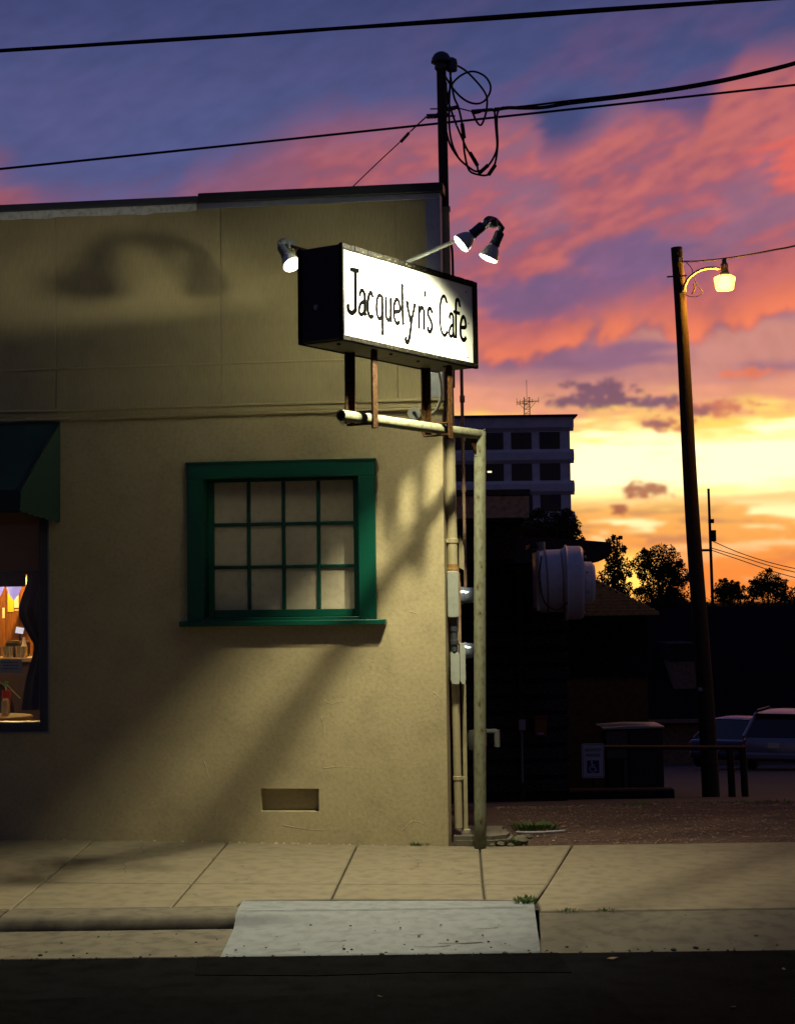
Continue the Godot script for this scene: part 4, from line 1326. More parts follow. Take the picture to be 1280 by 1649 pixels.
func lamp_pair(label: String, side: float) -> void:
	var p := thing("floodlight_pair", label, "floodlight", SIGN_AT, SIGN_TURN, "floodlight pairs on the sign")
	var st := mb()
	var tip := Vector3(-0.96, 3.875, 0.735) if side > 0 else Vector3(-1.0, 3.935, -0.77)
	var foot := Vector3(-0.96, 3.70, 0.02) if side > 0 else Vector3(-0.98, 3.70, -0.12)
	rod(st, foot, tip, 0.011, 12)
	build("arm", st, M.arm_white if side > 0 else M.strut_rust, p)
	st = mb()
	box(st, Vector3(foot.x - 0.03, 3.699, foot.z - 0.03), Vector3(foot.x + 0.03, 3.712, foot.z + 0.03), 0.003)
	build("arm_foot", st, M.dark_steel, p)
	st = mb()
	var bar := curve([tip + Vector3(-0.095, -0.004, 0.0), tip + Vector3(-0.05, 0.022, 0.0), tip + Vector3(0.03, 0.022, 0.0), tip + Vector3(0.10, -0.012, 0.0)], 5)
	tube(st, bar, 0.019, 12)
	rod(st, tip + Vector3(0, -0.02, 0), tip + Vector3(0, 0.035, 0), 0.024, 14)
	build("bracket", st, M.cast_metal, p)
	for h in [-1.0, 1.0]:
		var n: Vector3 = tip + Vector3(0.095 * h, -0.012, 0.0)
		var aim: Vector3
		if side > 0: aim = Vector3(-0.45, -0.64, -0.61) if h < 0 else Vector3(-0.17, -0.90, -0.39)
		else: aim = Vector3(-0.15, -0.77, 0.62) if h < 0 else Vector3(-0.02, -0.77, 0.64)
		st = mb()
		rod(st, n - aim.normalized() * 0.015, n + aim.normalized() * 0.03, 0.016, 12)
		build("knuckle", st, M.lamp_metal, p)
		lamp_head(p, n + aim.normalized() * 0.02, aim, LAMP if side > 0 else LAMP_BACK, 74.0 if side > 0 else 62.0)

# ------------------------------------------------------------------ electric service at the corner
func wire(called: String, pts: Array, r: float, m: Material, parent: Node, n := 6, sides := 8) -> MeshInstance3D:
	var st := mb(false)
	tube(st, curve(pts, n), r, sides)
	return build(called, st, m, parent)


func service_gear() -> void:
	var s := thing("service_mast", "tall electric service mast, dark above and beige below, at the cafe's corner", "service mast")
	var st := mb()
	rod(st, V(0.371, 1.835, -0.25), V(0.350, 4.335, -0.25), 0.036, 20)
	build("lower_pipe", st, M.beige_pipe, s)
	st = mb()
	rod(st, V(0.350, 4.335, -0.25), V(0.344, 5.315, -0.25), 0.0335, 20)
	lathe(st, [Vector2(0.034, 0), Vector2(0.042, 0.005), Vector2(0.042, 0.022), Vector2(0.034, 0.027)], V(0.350, 4.325, -0.25), Vector3.UP, 18)
	build("upper_pipe", st, M.rust_dark, s)
	for y in [4.31, 2.80, 2.02]:
		st = mb()
		lathe(st, [Vector2(0.037, 0), Vector2(0.043, 0.004), Vector2(0.043, 0.03), Vector2(0.037, 0.034)], V(0.371 - 0.0084 * (y - 1.835), y, -0.25), Vector3.UP, 18)
		box(st, V(0.322, y + 0.004, -0.238), V(0.345, y + 0.03, -0.21), 0.002)
		build("pipe_strap", st, M.beige_pipe, s)
	# weatherhead: hooded cap and the throat that faces the street
	st = mb()
	lathe(st, [Vector2(0.0, 0.0), Vector2(0.036, 0.0), Vector2(0.047, 0.012), Vector2(0.047, 0.035), Vector2(0.036, 0.042), Vector2(0.036, 0.058)], V(0.344, 5.305, -0.25), Vector3.UP, 18)
	soft_lathe(st, [Vector2(0.072, 0.0), Vector2(0.070, 0.012), Vector2(0.064, 0.034), Vector2(0.048, 0.058), Vector2(0.025, 0.072), Vector2(0.001, 0.077)], V(0.345, 5.363, -0.25), Vector3.UP, 20)
	lathe(st, [Vector2(0.0, 0.0), Vector2(0.072, 0.0)], V(0.345, 5.363, -0.25), Vector3.UP, 20)
	soft_lathe(st, [Vector2(0.036, -0.05), Vector2(0.040, 0.0), Vector2(0.034, 0.03), Vector2(0.014, 0.044), Vector2(0.001, 0.046)], V(0.418, 5.355, -0.26), Vector3.UP, 16)
	lathe(st, [Vector2(0.0, -0.05), Vector2(0.036, -0.05)], V(0.418, 5.355, -0.26), Vector3.UP, 16)
	build("weatherhead", st, M.cast_metal, s)
	st = mb()
	rod(st, V(0.237, 4.987, -0.26), V(0.31, 4.989, -0.26), 0.017, 14)
	rod(st, V(0.262, 5.035, -0.245), V(0.32, 5.035, -0.245), 0.005, 8)
	rod(st, V(0.37, 5.03, -0.25), V(0.455, 5.045, -0.25), 0.016, 14)
	rod(st, V(0.37, 4.985, -0.25), V(0.435, 4.985, -0.25), 0.007, 8)
	build("insulator", st, M.cast_metal, s)
	st = mb()
	lathe(st, [Vector2(0.034, 0), Vector2(0.04, 0.004), Vector2(0.04, 0.03), Vector2(0.034, 0.034)], V(0.346, 4.975, -0.25), Vector3.UP, 16)
	build("pipe_strap", st, M.rust_dark, s)
	# looped conductors that hang from the weatherhead
	var R := 0.0075
	wire("conductor", [V(0.42, 5.33, -0.25), V(0.443, 5.36, -0.3), V(0.513, 5.327, -0.32), V(0.591, 5.254, -0.34), V(0.645, 5.181, -0.34), V(0.663, 5.117, -0.33), V(0.65, 5.013, -0.31), V(0.617, 4.934, -0.3), V(0.586, 4.958, -0.3), V(0.556, 5.03, -0.3)], R, M.black_rubber, s)
	wire("conductor", [V(0.36, 5.30, -0.29), V(0.42, 5.215, -0.34), V(0.481, 5.155, -0.37), V(0.543, 5.118, -0.38), V(0.607, 5.109, -0.38), V(0.654, 5.132, -0.37), V(0.687, 5.188, -0.36), V(0.684, 5.244, -0.35), V(0.641, 5.301, -0.35), V(0.563, 5.326, -0.34), V(0.483, 5.295, -0.33), V(0.419, 5.225, -0.31), V(0.385, 5.12, -0.3), V(0.372, 4.95, -0.28)], R, M.black_rubber, s)
	wire("conductor", [V(0.375, 5.22, -0.24), V(0.384, 5.121, -0.27), V(0.429, 4.976, -0.29), V(0.482, 4.84, -0.29), V(0.52, 4.752, -0.29), V(0.574, 4.679, -0.28), V(0.588, 4.598, -0.26)], R, M.black_rubber, s)
	wire("conductor", [V(0.37, 5.05, -0.2), V(0.366, 4.91, -0.2), V(0.392, 4.779, -0.2), V(0.453, 4.675, -0.2), V(0.515, 4.619, -0.21), V(0.576, 4.583, -0.21), V(0.647, 4.615, -0.21), V(0.695, 4.68, -0.21), V(0.72, 4.759, -0.22), V(0.714, 4.893, -0.23), V(0.708, 5.012, -0.24)], R, M.black_rubber, s)
	wire("conductor", [V(0.40, 5.32, -0.24), V(0.424, 5.109, -0.18), V(0.456, 5.014, -0.16), V(0.481, 4.879, -0.15), V(0.487, 4.761, -0.15), V(0.494, 4.682, -0.15), V(0.519, 4.58, -0.15), V(0.573, 4.547, -0.15), V(0.651, 4.546, -0.16), V(0.698, 4.617, -0.17), V(0.722, 4.758, -0.19), V(0.720, 4.915, -0.2), V(0.730, 5.002, -0.22), V(0.77, 5.04, -0.24)], R, M.black_rubber, s)
	wire("conductor", [V(0.412, 5.33, -0.27), V(0.398, 5.114, -0.27), V(0.394, 4.915, -0.26), V(0.412, 4.787, -0.25), V(0.45, 4.69, -0.23)], R, M.black_rubber, s)
	st = mb()
	for q in [[V(0.478, 4.90, -0.15), V(0.490, 4.80, -0.15)], [V(0.535, 4.735, -0.285), V(0.585, 4.64, -0.27)], [V(0.59, 4.565, -0.2), V(0.655, 4.625, -0.21)], [V(0.655, 4.545, -0.16), V(0.702, 4.615, -0.17)], [V(0.56, 5.02, -0.3), V(0.615, 5.03, -0.3)]]:
		rod(st, q[0], q[1], 0.014, 10)
	build("splice", st, M.black_rubber, s)

	# the drop that comes in from the right, the clamp that holds it
	var d := thing("service_drop_cable", "thick black service cable running from the mast up to the right", "cable")
	wire("cable", [V(0.70, 5.035, -0.3), V(0.80, 5.052, -0.3), V(0.92, 5.055, -0.32), V(1.06, 5.07, -0.36), V(1.25, 5.115, -0.42), V(1.66, 5.20, -0.56), V(2.12, 5.315, -0.75), V(2.6, 5.46, -0.95), V(3.2, 5.68, -1.2), V(4.4, 6.2, -1.7), V(9.0, 8.2, -3.5), V(16.0, 10.5, -6.0)], 0.013, M.black_rubber, d)
	wire("cable", [V(0.71, 5.048, -0.3), V(0.92, 5.066, -0.315), V(1.25, 5.13, -0.41), V(1.66, 5.213, -0.55), V(2.12, 5.328, -0.74), V(2.6, 5.472, -0.94), V(3.2, 5.69, -1.19), V(4.4, 6.21, -1.69), V(9.0, 8.21, -3.49), V(16.0, 10.5, -6.0)], 0.008, M.black_rubber, d)
	st = mb()
	rod(st, V(0.55, 5.03, -0.3), V(0.70, 5.04, -0.3), 0.013, 10)
	rod(st, V(0.45, 5.045, -0.26), V(0.56, 5.028, -0.3), 0.005, 8)
	build("clamp", st, M.cast_metal, d)
	var g := thing("guy_wire", "thin guy wire with turnbuckle from the mast down to the roof edge", "wire")
	wire("strand", [V(0.25, 5.0, -0.26), V(0.13, 4.895, -0.28), V(0.05, 4.82, -0.30), V(-0.10, 4.69, -0.33), V(-0.34, 4.47, -0.36)], 0.004, M.black_rubber, g)
	wire("strand", [V(0.24, 4.985, -0.26), V(0.18, 4.935, -0.27), V(0.13, 4.89, -0.28)], 0.003, M.black_rubber, g)
	st = mb()
	rod(st, V(0.115, 4.88, -0.285), V(0.055, 4.82, -0.3), 0.011, 10)
	build("turnbuckle", st, M.cast_metal, g)

	# meter boxes, one under the other on the flank
	var b1 := thing("meter_box", "upper electric meter box with rusty hub under the beige mast pipe", "meter box")
	one_box("body", V(0.330, 1.515, -0.42), V(0.408, 1.83, -0.15), M.box_grey, b1, 0.006)
	one_box("lid", V(0.404, 1.525, -0.41), V(0.416, 1.82, -0.16), M.box_rust, b1, 0.003)
	st = mb()
	lathe(st, [Vector2(0, 0), Vector2(0.044, 0), Vector2(0.044, 0.02), Vector2(0.04, 0.025), Vector2(0.04, 0.05), Vector2(0, 0.05)], V(0.371, 1.828, -0.25), Vector3.UP, 16)
	build("hub", st, M.box_rust, b1)
	st = mb()
	lathe(st, [Vector2(0.062, 0), Vector2(0.062, 0.025), Vector2(0.055, 0.03), Vector2(0.055, 0.085), Vector2(0.048, 0.098), Vector2(0, 0.10)], V(0.43, 1.665, -0.50), Vector3.RIGHT, 24)
	build("meter", st, M.meter_glass, b1)
	one_box("mount_plate", V(0.352, 1.06, -0.66), V(0.430, 1.76, -0.44), M.fascia_tan, b1, 0.004)
	var b2 := thing("meter_box", "lower grey meter socket with rounded bottom beside the sign post", "meter box")
	st = mb()
	prism(st, poly([0.343, 1.10, 0.353, 1.072, 0.395, 1.068, 0.403, 1.10, 0.403, 1.27, 0.395, 1.285, 0.372, 1.268, 0.35, 1.287, 0.343, 1.27]), -0.30, -0.10)
	build("body", st, M.box_grey, b2)
	st = mb()
	prism(st, poly([0.406, 1.09, 0.42, 1.07, 0.436, 1.07, 0.442, 1.10, 0.442, 1.34, 0.406, 1.34]), -0.34, -0.08)
	build("cover", st, M.box_grey, b2)
	st = mb()
	lathe(st, [Vector2(0.06, 0), Vector2(0.06, 0.02), Vector2(0.053, 0.025), Vector2(0.053, 0.06), Vector2(0.03, 0.078), Vector2(0, 0.082)], V(0.442, 1.285, -0.36), Vector3.RIGHT, 24)
	build("meter", st, M.meter_glass, b2)
	st = mb()
	rod(st, V(0.374, 1.285, -0.2), V(0.374, 1.515, -0.22), 0.022, 14)
	lathe(st, [Vector2(0.022, 0), Vector2(0.028, 0.004), Vector2(0.028, 0.03), Vector2(0.022, 0.034)], V(0.374, 1.33, -0.2), Vector3.UP, 14)
	lathe(st, [Vector2(0.022, 0), Vector2(0.028, 0.004), Vector2(0.028, 0.03), Vector2(0.022, 0.034)], V(0.374, 1.42, -0.21), Vector3.UP, 14)
	build("nipple", st, M.cast_metal, b2)
	var lp := thing("ground_conduit", "beige conduit running from the lower meter box to the ground", "conduit")
	st = mb()
	rod(st, V(0.384, 0.10, -0.2), V(0.376, 1.075, -0.2), 0.027, 16)
	build("pipe", st, M.beige_pipe, lp)
	st = mb()
	lathe(st, [Vector2(0.027, 0), Vector2(0.032, 0.003), Vector2(0.032, 0.025), Vector2(0.027, 0.028)], V(0.382, 0.42, -0.2), Vector3.UP, 16)
	box(st, V(0.405, 0.425, -0.21), V(0.43, 0.444, -0.19), 0.002)
	build("pipe_strap", st, M.beige_pipe, lp)
	var lp2 := thing("flat_conduit", "narrow square beige conduit right of the round ground conduit", "conduit")
	one_box("pipe", V(0.424, 0.06, -0.34), V(0.452, 1.07, -0.31), M.beige_pipe, lp2, 0.003)
	one_box("foot", V(0.42, 0.05, -0.345), V(0.468, 0.075, -0.30), M.beige_pipe, lp2, 0.004)
	var tc := thing("thin_conduit", "thin reddish conduit standing free against the sky behind the sign post", "conduit")
	st = mb()
	rod(st, V(0.474, 1.68, -0.7), V(0.468, 3.9, -0.7), 0.012, 12)
	build("pipe", st, M.fascia_tan, tc)
	st = mb()
	for y in [3.04, 2.76, 2.40]:
		lathe(st, [Vector2(0.012, 0), Vector2(0.018, 0.003), Vector2(0.018, 0.05), Vector2(0.012, 0.053)], V(0.472, y, -0.7), Vector3.UP, 12)
	build("coupling", st, M.fascia_tan, tc)
	st = mb()
	box(st, V(0.35, 2.79, -0.715), V(0.47, 2.81, -0.685), 0.002)
	build("bracket", st, M.fascia_tan, tc)
	var fl := thing("sheet_metal_flap", "bent beige sheet metal flap beside the lower mast pipe", "flashing")
	st = mb()
	prism(st, poly([0.426, 2.09, 0.452, 2.05, 0.460, 1.99, 0.460, 1.84, 0.424, 1.86]), -0.5, -0.494)
	build("sheet", st, M.beige_pipe, fl)
	var cb := thing("black_cable", "short black cable loop behind the mast above the sign", "cable")
	wire("cable", [V(0.36, 4.13, -0.33), V(0.395, 4.10, -0.33), V(0.405, 4.0, -0.33), V(0.404, 3.7, -0.33), V(0.40, 3.1, -0.33)], 0.009, M.black_rubber, cb)

	# junction box on the wall under the belt, with a conduit up to the sign
	var j := thing("junction_box", "round grey junction box on the wall under the sign", "junction box", CORNER, WALL_TURN)
	st = mb()
	lathe(st, [Vector2(0.048, -0.002), Vector2(0.048, 0.03), Vector2(0.045, 0.034), Vector2(0, 0.034)], V(-0.185, 2.893, 0.002), Vector3(0, 0, 1), 10)
	build("body", st, M.box_grey, j)
	st = mb()
	rod(st, V(-0.187, 2.897, 0.034), V(-0.185, 2.895, 0.05), 0.012, 12)
	rod(st, V(-0.185, 2.893, 0.044), V(-0.165, 2.868, 0.046), 0.007, 8)
	build("spout", st, M.black_plastic, j)
	wire("flexible_conduit", [V(-0.14, 2.885, 0.02), V(-0.085, 2.879, 0.06), V(-0.03, 2.905, 0.11), V(0.005, 2.97, 0.15), V(0.012, 3.05, 0.18), V(0.0, 3.15, 0.21)], 0.010, M.box_grey, j)

func overhead_wires() -> void:
	# the pole line crosses behind the cafe's front
	for k in 3:
		var w := thing("power_line", ["lowest of the three thick black power lines crossing the top", "middle of the three thick black power lines crossing the top", "uppermost of the three thick black power lines crossing the top"][k], "power line", Vector3.ZERO, 0.0, "power lines across the sky")
		var pts := []
		for q in 36:
			var x := -16.0 + q
			var spread: float = [0.0, 0.018, 0.036][k] * clampf(0.55 - x * 0.13, 0.0, 2.0)
			pts.append(V(x, 6.348 + 0.0575 * (x + 3.325) + 0.0004 * (x + 3.3) * (x - 2.7) + spread + 0.006 * sin(x * 1.3 + k * 2.0), -2.8 - 0.04 * k))
		wire("cable", pts, [0.016, 0.012, 0.011][k], M.black_rubber, w, 3)
	var t := thing("telephone_wire", "thin black wire crossing behind the service mast", "wire")
	var tp := []
	for q in 36:
		var x := -16.0 + q
		tp.append(V(x, 5.334 + 0.094 * (x + 3.324) + 0.00062 * (x + 3.324) * (x - 3.418), -2.8))
	wire("cable", tp, 0.0105, M.black_rubber, t, 3)

# ------------------------------------------------------------------ dark buildings behind
func back_buildings() -> void:
	var k := thing("kitchen_wing", "dark kitchen wing with tan fascia and slatted wall behind the sign post", "building")
	one_box("fascia_board", V(0.60, 2.475, -5.83), V(1.335, 2.70, -5.79), M.fascia_pale, k, 0.006)
	one_box("fascia_board", V(0.59, 2.705, -5.85), V(1.35, 2.765, -5.77), M.roof_edge, k, 0.006)
	one_box("roof", V(0.60, 2.71, -9.4), V(1.34, 2.745, -5.86), M.roof_edge, k, 0.004)
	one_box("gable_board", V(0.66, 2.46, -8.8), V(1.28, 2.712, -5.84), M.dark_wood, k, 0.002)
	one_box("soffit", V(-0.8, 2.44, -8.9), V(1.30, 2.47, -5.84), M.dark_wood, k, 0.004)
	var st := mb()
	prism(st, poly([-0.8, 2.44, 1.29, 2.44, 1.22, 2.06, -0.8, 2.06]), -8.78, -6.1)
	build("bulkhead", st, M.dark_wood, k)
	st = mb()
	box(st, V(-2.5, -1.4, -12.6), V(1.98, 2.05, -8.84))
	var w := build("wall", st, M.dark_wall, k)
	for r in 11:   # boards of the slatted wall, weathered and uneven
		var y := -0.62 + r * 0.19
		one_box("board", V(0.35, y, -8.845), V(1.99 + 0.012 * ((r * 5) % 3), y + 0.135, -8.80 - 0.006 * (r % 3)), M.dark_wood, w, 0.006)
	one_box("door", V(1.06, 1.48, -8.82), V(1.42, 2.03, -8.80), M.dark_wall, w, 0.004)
	one_box("post", V(1.40, -0.9, -8.78), V(1.46, 2.05, -8.74), M.dark_wood, k, 0.004)
	# exhaust blower
	var b := thing("exhaust_blower", "white round exhaust blower with drum and motor cap on the dark wall", "exhaust fan")
	one_box("back_plate", V(1.585, 1.52, -8.62), V(1.625, 2.20, -8.1), M.duct_white, b, 0.006)
	st = mb()
	lathe(st, [Vector2(0.28, 0.0), Vector2(0.36, 0.0), Vector2(0.365, 0.02), Vector2(0.365, 0.28), Vector2(0.385, 0.31), Vector2(0.385, 0.33), Vector2(0.0, 0.33)], V(1.625, 1.86, -8.32), Vector3(1, 0.03, 0.03), 30)
	build("housing", st, M.duct_white, b)
	st = mb()
	lathe(st, [Vector2(0.0, 0.0), Vector2(0.43, 0.0), Vector2(0.445, 0.012), Vector2(0.43, 0.03), Vector2(0.425, 0.18), Vector2(0.41, 0.205), Vector2(0.30, 0.215), Vector2(0.0, 0.215)], V(1.93, 1.84, -8.30), Vector3(1, 0.0, 0.05), 34)
	build("drum", st, M.duct_white, b)
	st = mb()
	lathe(st, [Vector2(0.0, 0.0), Vector2(0.235, 0.0), Vector2(0.245, 0.015), Vector2(0.24, 0.09), Vector2(0.20, 0.125), Vector2(0.0, 0.13)], V(2.15, 1.84, -8.28), Vector3(1, 0, 0.05), 26)
	build("motor_cap", st, M.duct_white, b)
	for x in [1.70, 1.88]:
		st = mb()
		lathe(st, [Vector2(0.36, 0.0), Vector2(0.374, 0.003), Vector2(0.374, 0.022), Vector2(0.36, 0.025)], V(x, 1.861, -8.318), Vector3(1, 0.03, 0.03), 30)
		build("seam_band", st, M.box_grey, b)
	for bk in 10:
		var ba := TAU * bk / 10.0
		st = mb()
		rod(st, V(2.14, 1.84 + 0.36 * cos(ba), -8.29 + 0.36 * sin(ba)), V(2.165, 1.84 + 0.36 * cos(ba), -8.29 + 0.36 * sin(ba)), 0.014, 8)
		build("bolt", st, M.box_grey, b)
	for y in [1.50, 2.24]:
		one_box("bracket", V(1.52, y, -8.80), V(1.60, y + 0.05, -8.12), M.rust_dark, b, 0.004)
	wire("cable", [V(1.64, 2.15, -7.98), V(1.61, 1.9, -7.95), V(1.66, 1.62, -7.93), V(1.80, 1.53, -7.92), V(1.93, 1.62, -7.93)], 0.008, M.black_rubber, b)
	st = mb()
	rod(st, V(1.66, 2.2, -8.3), V(1.66, 2.32, -8.3), 0.05, 12)
	build("stub_pipe", st, M.box_grey, b)
	# second dark roof
	var r2 := thing("dark_shed", "dark shed with low overhanging roof behind the exhaust blower", "shed")
	st = mb()
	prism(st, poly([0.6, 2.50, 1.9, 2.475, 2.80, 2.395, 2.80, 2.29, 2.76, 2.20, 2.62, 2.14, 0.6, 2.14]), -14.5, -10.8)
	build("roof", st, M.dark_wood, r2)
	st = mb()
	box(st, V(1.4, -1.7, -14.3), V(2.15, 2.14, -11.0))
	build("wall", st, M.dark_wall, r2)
	# grey gable with lap boards
	var gb := thing("grey_gable", "grey lapped metal hip roof seen right of the blower", "roof")
	st = mb()
	var rows := 12
	for q in rows:
		var y0 := lerpf(1.44, 2.06, float(q) / rows)
		var x1 := lerpf(3.98, 2.95, float(q) / rows)
		box(st, V(1.4, y0 - 0.02, -15.4 - 0.10 * q), V(x1, y0 + 0.056, -14.86 - 0.10 * q), 0.004)
	build("lap_board", st, M.metal_roof, gb)
	st = mb()
	rod(st, V(4.02, 1.43, -14.85), V(2.93, 2.11, -16.05), 0.022, 8)
	build("hip_cap", st, M.metal_roof, gb)
	one_box("eave_board", V(1.4, 1.40, -15.0), V(4.03, 1.445, -14.83), M.metal_roof, gb, 0.004)
	one_box("wall", V(1.5, -2.2, -18.0), V(3.9, 1.40, -15.3), M.dark_wall, gb, 0.0)
	# long building with the dark shingle roof
	var lb := thing("long_building", "long low building with big dark shingle roof and tan wall beyond the cars", "building")
	var tilt := atan2(4.35, 9.0)
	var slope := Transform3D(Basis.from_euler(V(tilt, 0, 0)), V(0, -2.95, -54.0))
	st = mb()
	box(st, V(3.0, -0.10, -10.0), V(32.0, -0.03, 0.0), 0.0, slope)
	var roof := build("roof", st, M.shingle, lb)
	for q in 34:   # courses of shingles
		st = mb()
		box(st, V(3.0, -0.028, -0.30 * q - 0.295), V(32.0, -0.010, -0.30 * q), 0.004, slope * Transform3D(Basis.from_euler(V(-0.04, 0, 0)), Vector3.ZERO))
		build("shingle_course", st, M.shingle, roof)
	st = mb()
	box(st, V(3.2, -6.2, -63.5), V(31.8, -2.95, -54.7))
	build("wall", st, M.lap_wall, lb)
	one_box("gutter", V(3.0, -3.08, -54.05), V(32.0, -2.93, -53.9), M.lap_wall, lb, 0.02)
	var dm := one_box("dormer", V(10.95, -2.3, -61.0), V(12.0, -0.75, -56.3), M.lap_wall, lb, 0.03)
	one_box("dormer_cap", V(10.85, -0.75, -61.5), V(12.1, -0.05, -56.2), M.dark_wall, dm, 0.03)
	for q in [[7.05, -1.75, -56.8, 0.28, 0.16, "box_grey"], [8.65, -2.25, -55.9, 0.14, 0.26, "white_box"], [9.15, -2.15, -56.0, 0.34, 0.2, "box_grey"]]:
		one_box("roof_vent", V(q[0], q[1], q[2] - 0.5), V(q[0] + q[3], q[1] + q[4], q[2]), M[q[5]], lb, 0.03)

# ------------------------------------------------------------------ the yard and what stands in it
func yard() -> void:
	var st: SurfaceTool
	var kb := thing("parking_kerb", "low concrete kerb block in front of the parking sign", "kerb block")
	one_box("block", V(1.2, -1.2, -10.95), V(3.55, -0.82, -10.75), M.dark_wall, kb, 0.02)
	# parking sign
	var s := thing("parking_sign", "white reserved parking sign with blue wheelchair symbol on a short post", "sign")
	var t := Transform3D(Basis.from_euler(V(0, 0, 0.0)), V(2.605, -0.535, -11.7))
	var pl := PackedVector2Array()
	for c in [[1, 1, 0.0], [-1, 1, PI / 2], [-1, -1, PI], [1, -1, 3 * PI / 2]]:
		for q in 5:
			var a: float = c[2] + PI / 2 * q / 4.0
			pl.append(Vector2(c[0] * 0.122 + 0.03 * cos(a), c[1] * 0.203 + 0.03 * sin(a)))
	st = mb()
	prism(st, pl, -0.004, 0.0, t)
	build("sheet", st, M.sign_sheet, s)
	st = mb()
	var ins := Geometry2D.offset_polygon(pl, -0.012)[0]
	var ins2 := Geometry2D.offset_polygon(pl, -0.019)[0]
	var no := mini(ins.size(), ins2.size())
	for q in no:
		quad(st, t * V(ins[q].x, ins[q].y, 0.001), t * V(ins[(q + 1) % no].x, ins[(q + 1) % no].y, 0.001), t * V(ins2[(q + 1) % no].x, ins2[(q + 1) % no].y, 0.001), t * V(ins2[q].x, ins2[q].y, 0.001))
	build("border", st, M.sign_green, s)
	for q in [["RESERVED", 0.145], ["PARKING", 0.075]]:
		var tm := TextMesh.new()
		var f := SystemFont.new()
		f.font_names = PackedStringArray(["Droid Sans"])
		f.font_weight = 700
		tm.font = f
		tm.text = q[0]
		tm.font_size = 64
		tm.pixel_size = 0.00085
		tm.depth = 0.001
		var o := MeshInstance3D.new()
		o.name = "lettering"
		o.mesh = tm
		o.material_override = M.sign_green
		s.add_child(o, true)
		o.position = V(2.605, -0.535 + q[1], -11.698)
		o.scale = V(0.86, 1.0, 1.0)
	st = mb()
	box(st, V(-0.082, -0.165, 0.0005), V(0.082, 0.005, 0.0015), 0.0, t)
	var sq := build("blue_square", st, M.sign_blue, s)
	st = mb()
	stroke(st, [-0.018, -0.02, -0.016, -0.085, 0.022, -0.085, 0.042, -0.13, 0.056, -0.125], 0.014, 0.014, 0.003, t, 1)
	stroke(st, [-0.017, -0.055, 0.024, -0.055], 0.012, 0.012, 0.0033, t)
	stroke(st, [-0.030, -0.075, -0.047, -0.10, -0.038, -0.135, -0.005, -0.15, 0.025, -0.135, 0.034, -0.115], 0.011, 0.011, 0.0036, t)
	dot_at(st, -0.018, -0.012, 0.013, 0.004, t)
	build("wheelchair_symbol", st, M.sign_sheet, sq)
	one_box("post", V(2.585, -1.15, -11.735), V(2.625, -0.35, -11.705), M.rust_dark, s, 0.004)
	# cabinet
	var c := thing("utility_cabinet", "dark utility cabinet with tan side standing right of the parking sign", "cabinet")
	one_box("body", V(3.24, -1.25, -13.6), V(3.74, -0.20, -12.82), M.cabinet_dark, c, 0.012)
	one_box("side_panel", V(2.92, -0.62, -13.5), V(3.24, -0.22, -12.84), M.cabinet_tan, c, 0.01)
	one_box("side_panel", V(2.95, -1.25, -13.4), V(3.17, -0.63, -12.9), M.cabinet_dark, c, 0.006)
	one_box("side_panel", V(3.17, -1.25, -13.45), V(3.24, -0.63, -12.86), M.cabinet_tan, c, 0.006)
	st = mb()
	prism(st, poly([2.88, -0.20, 3.75, -0.185, 3.76, -0.165, 3.3, -0.155, 2.88, -0.18]), -13.7, -12.8)
	build("lid", st, M.box_grey, c)
	# pipe rail
	var r := thing("pipe_rail", "low dark pipe railing with two posts beside the wooden light pole", "railing")
	st = mb()
	rod(st, V(2.6, -0.40, -12.3), V(4.80, -0.44, -12.3), 0.03, 12)
	build("rail", st, M.rust_dark, r)
	for x in [4.58, 4.76]:
		st = mb()
		rod(st, V(x + 0.02, -1.25, -12.3), V(x, -0.45, -12.3), 0.05, 14)
		build("post", st, M.rust_dark, r)
	# small things by the kitchen wall
	var ob := thing("orange_box", "orange box hung low on the slatted kitchen wall", "box")
	one_box("body", V(1.585, 0.04, -8.79), V(1.725, 0.26, -8.68), M.orange_box, ob, 0.01)
	one_box("label_strip", V(1.62, 0.06, -8.68), V(1.69, 0.085, -8.677), M.white_box, ob, 0.0)
	one_box("lid", V(1.575, 0.255, -8.795), V(1.735, 0.28, -8.67), M.orange_box, ob, 0.004)
	var wb := thing("white_box", "small white wall box left of the orange box", "box")
	one_box("body", V(1.395, 0.11, -8.73), V(1.475, 0.24, -8.66), M.white_box, wb, 0.01)
	one_box("conduit", V(1.425, -0.5, -8.72), V(1.44, 0.11, -8.70), M.white_box, wb, 0.003)
	var gm := thing("gas_meter", "small grey gas meter sticking out behind the sign post", "gas meter")
	st = mb()
	rod(st, V(0.64, 0.55, -2.8), V(0.80, 0.55, -2.8), 0.02, 12)
	rod(st, V(0.80, 0.56, -2.8), V(0.80, 0.42, -2.8), 0.024, 12)
	build("elbow", st, M.box_grey, gm)
	st = mb()
	lathe(st, [Vector2(0, 0), Vector2(0.07, 0.01), Vector2(0.08, 0.05), Vector2(0.08, 0.13), Vector2(0.07, 0.17), Vector2(0, 0.18)], V(0.64, 0.38, -2.9), Vector3.UP, 16)
	build("body", st, M.box_grey, gm)
	st = mb()
	rod(st, V(0.62, -0.1, -2.86), V(0.62, 0.42, -2.86), 0.02, 10)
	build("riser", st, M.box_grey, gm)
	car("blue_sedan", "dark blue sedan parked nose away, left of the silver car", V(10.35, -3.32, -40.0), -0.55, 4.6, 1.82, 1.45, false, M.car_blue)
	car("silver_suv", "silver sport utility car parked at the right edge of the lot", V(11.1, -3.10, -36.9), -0.42, 4.6, 1.84, 1.64, true, M.car_silver)

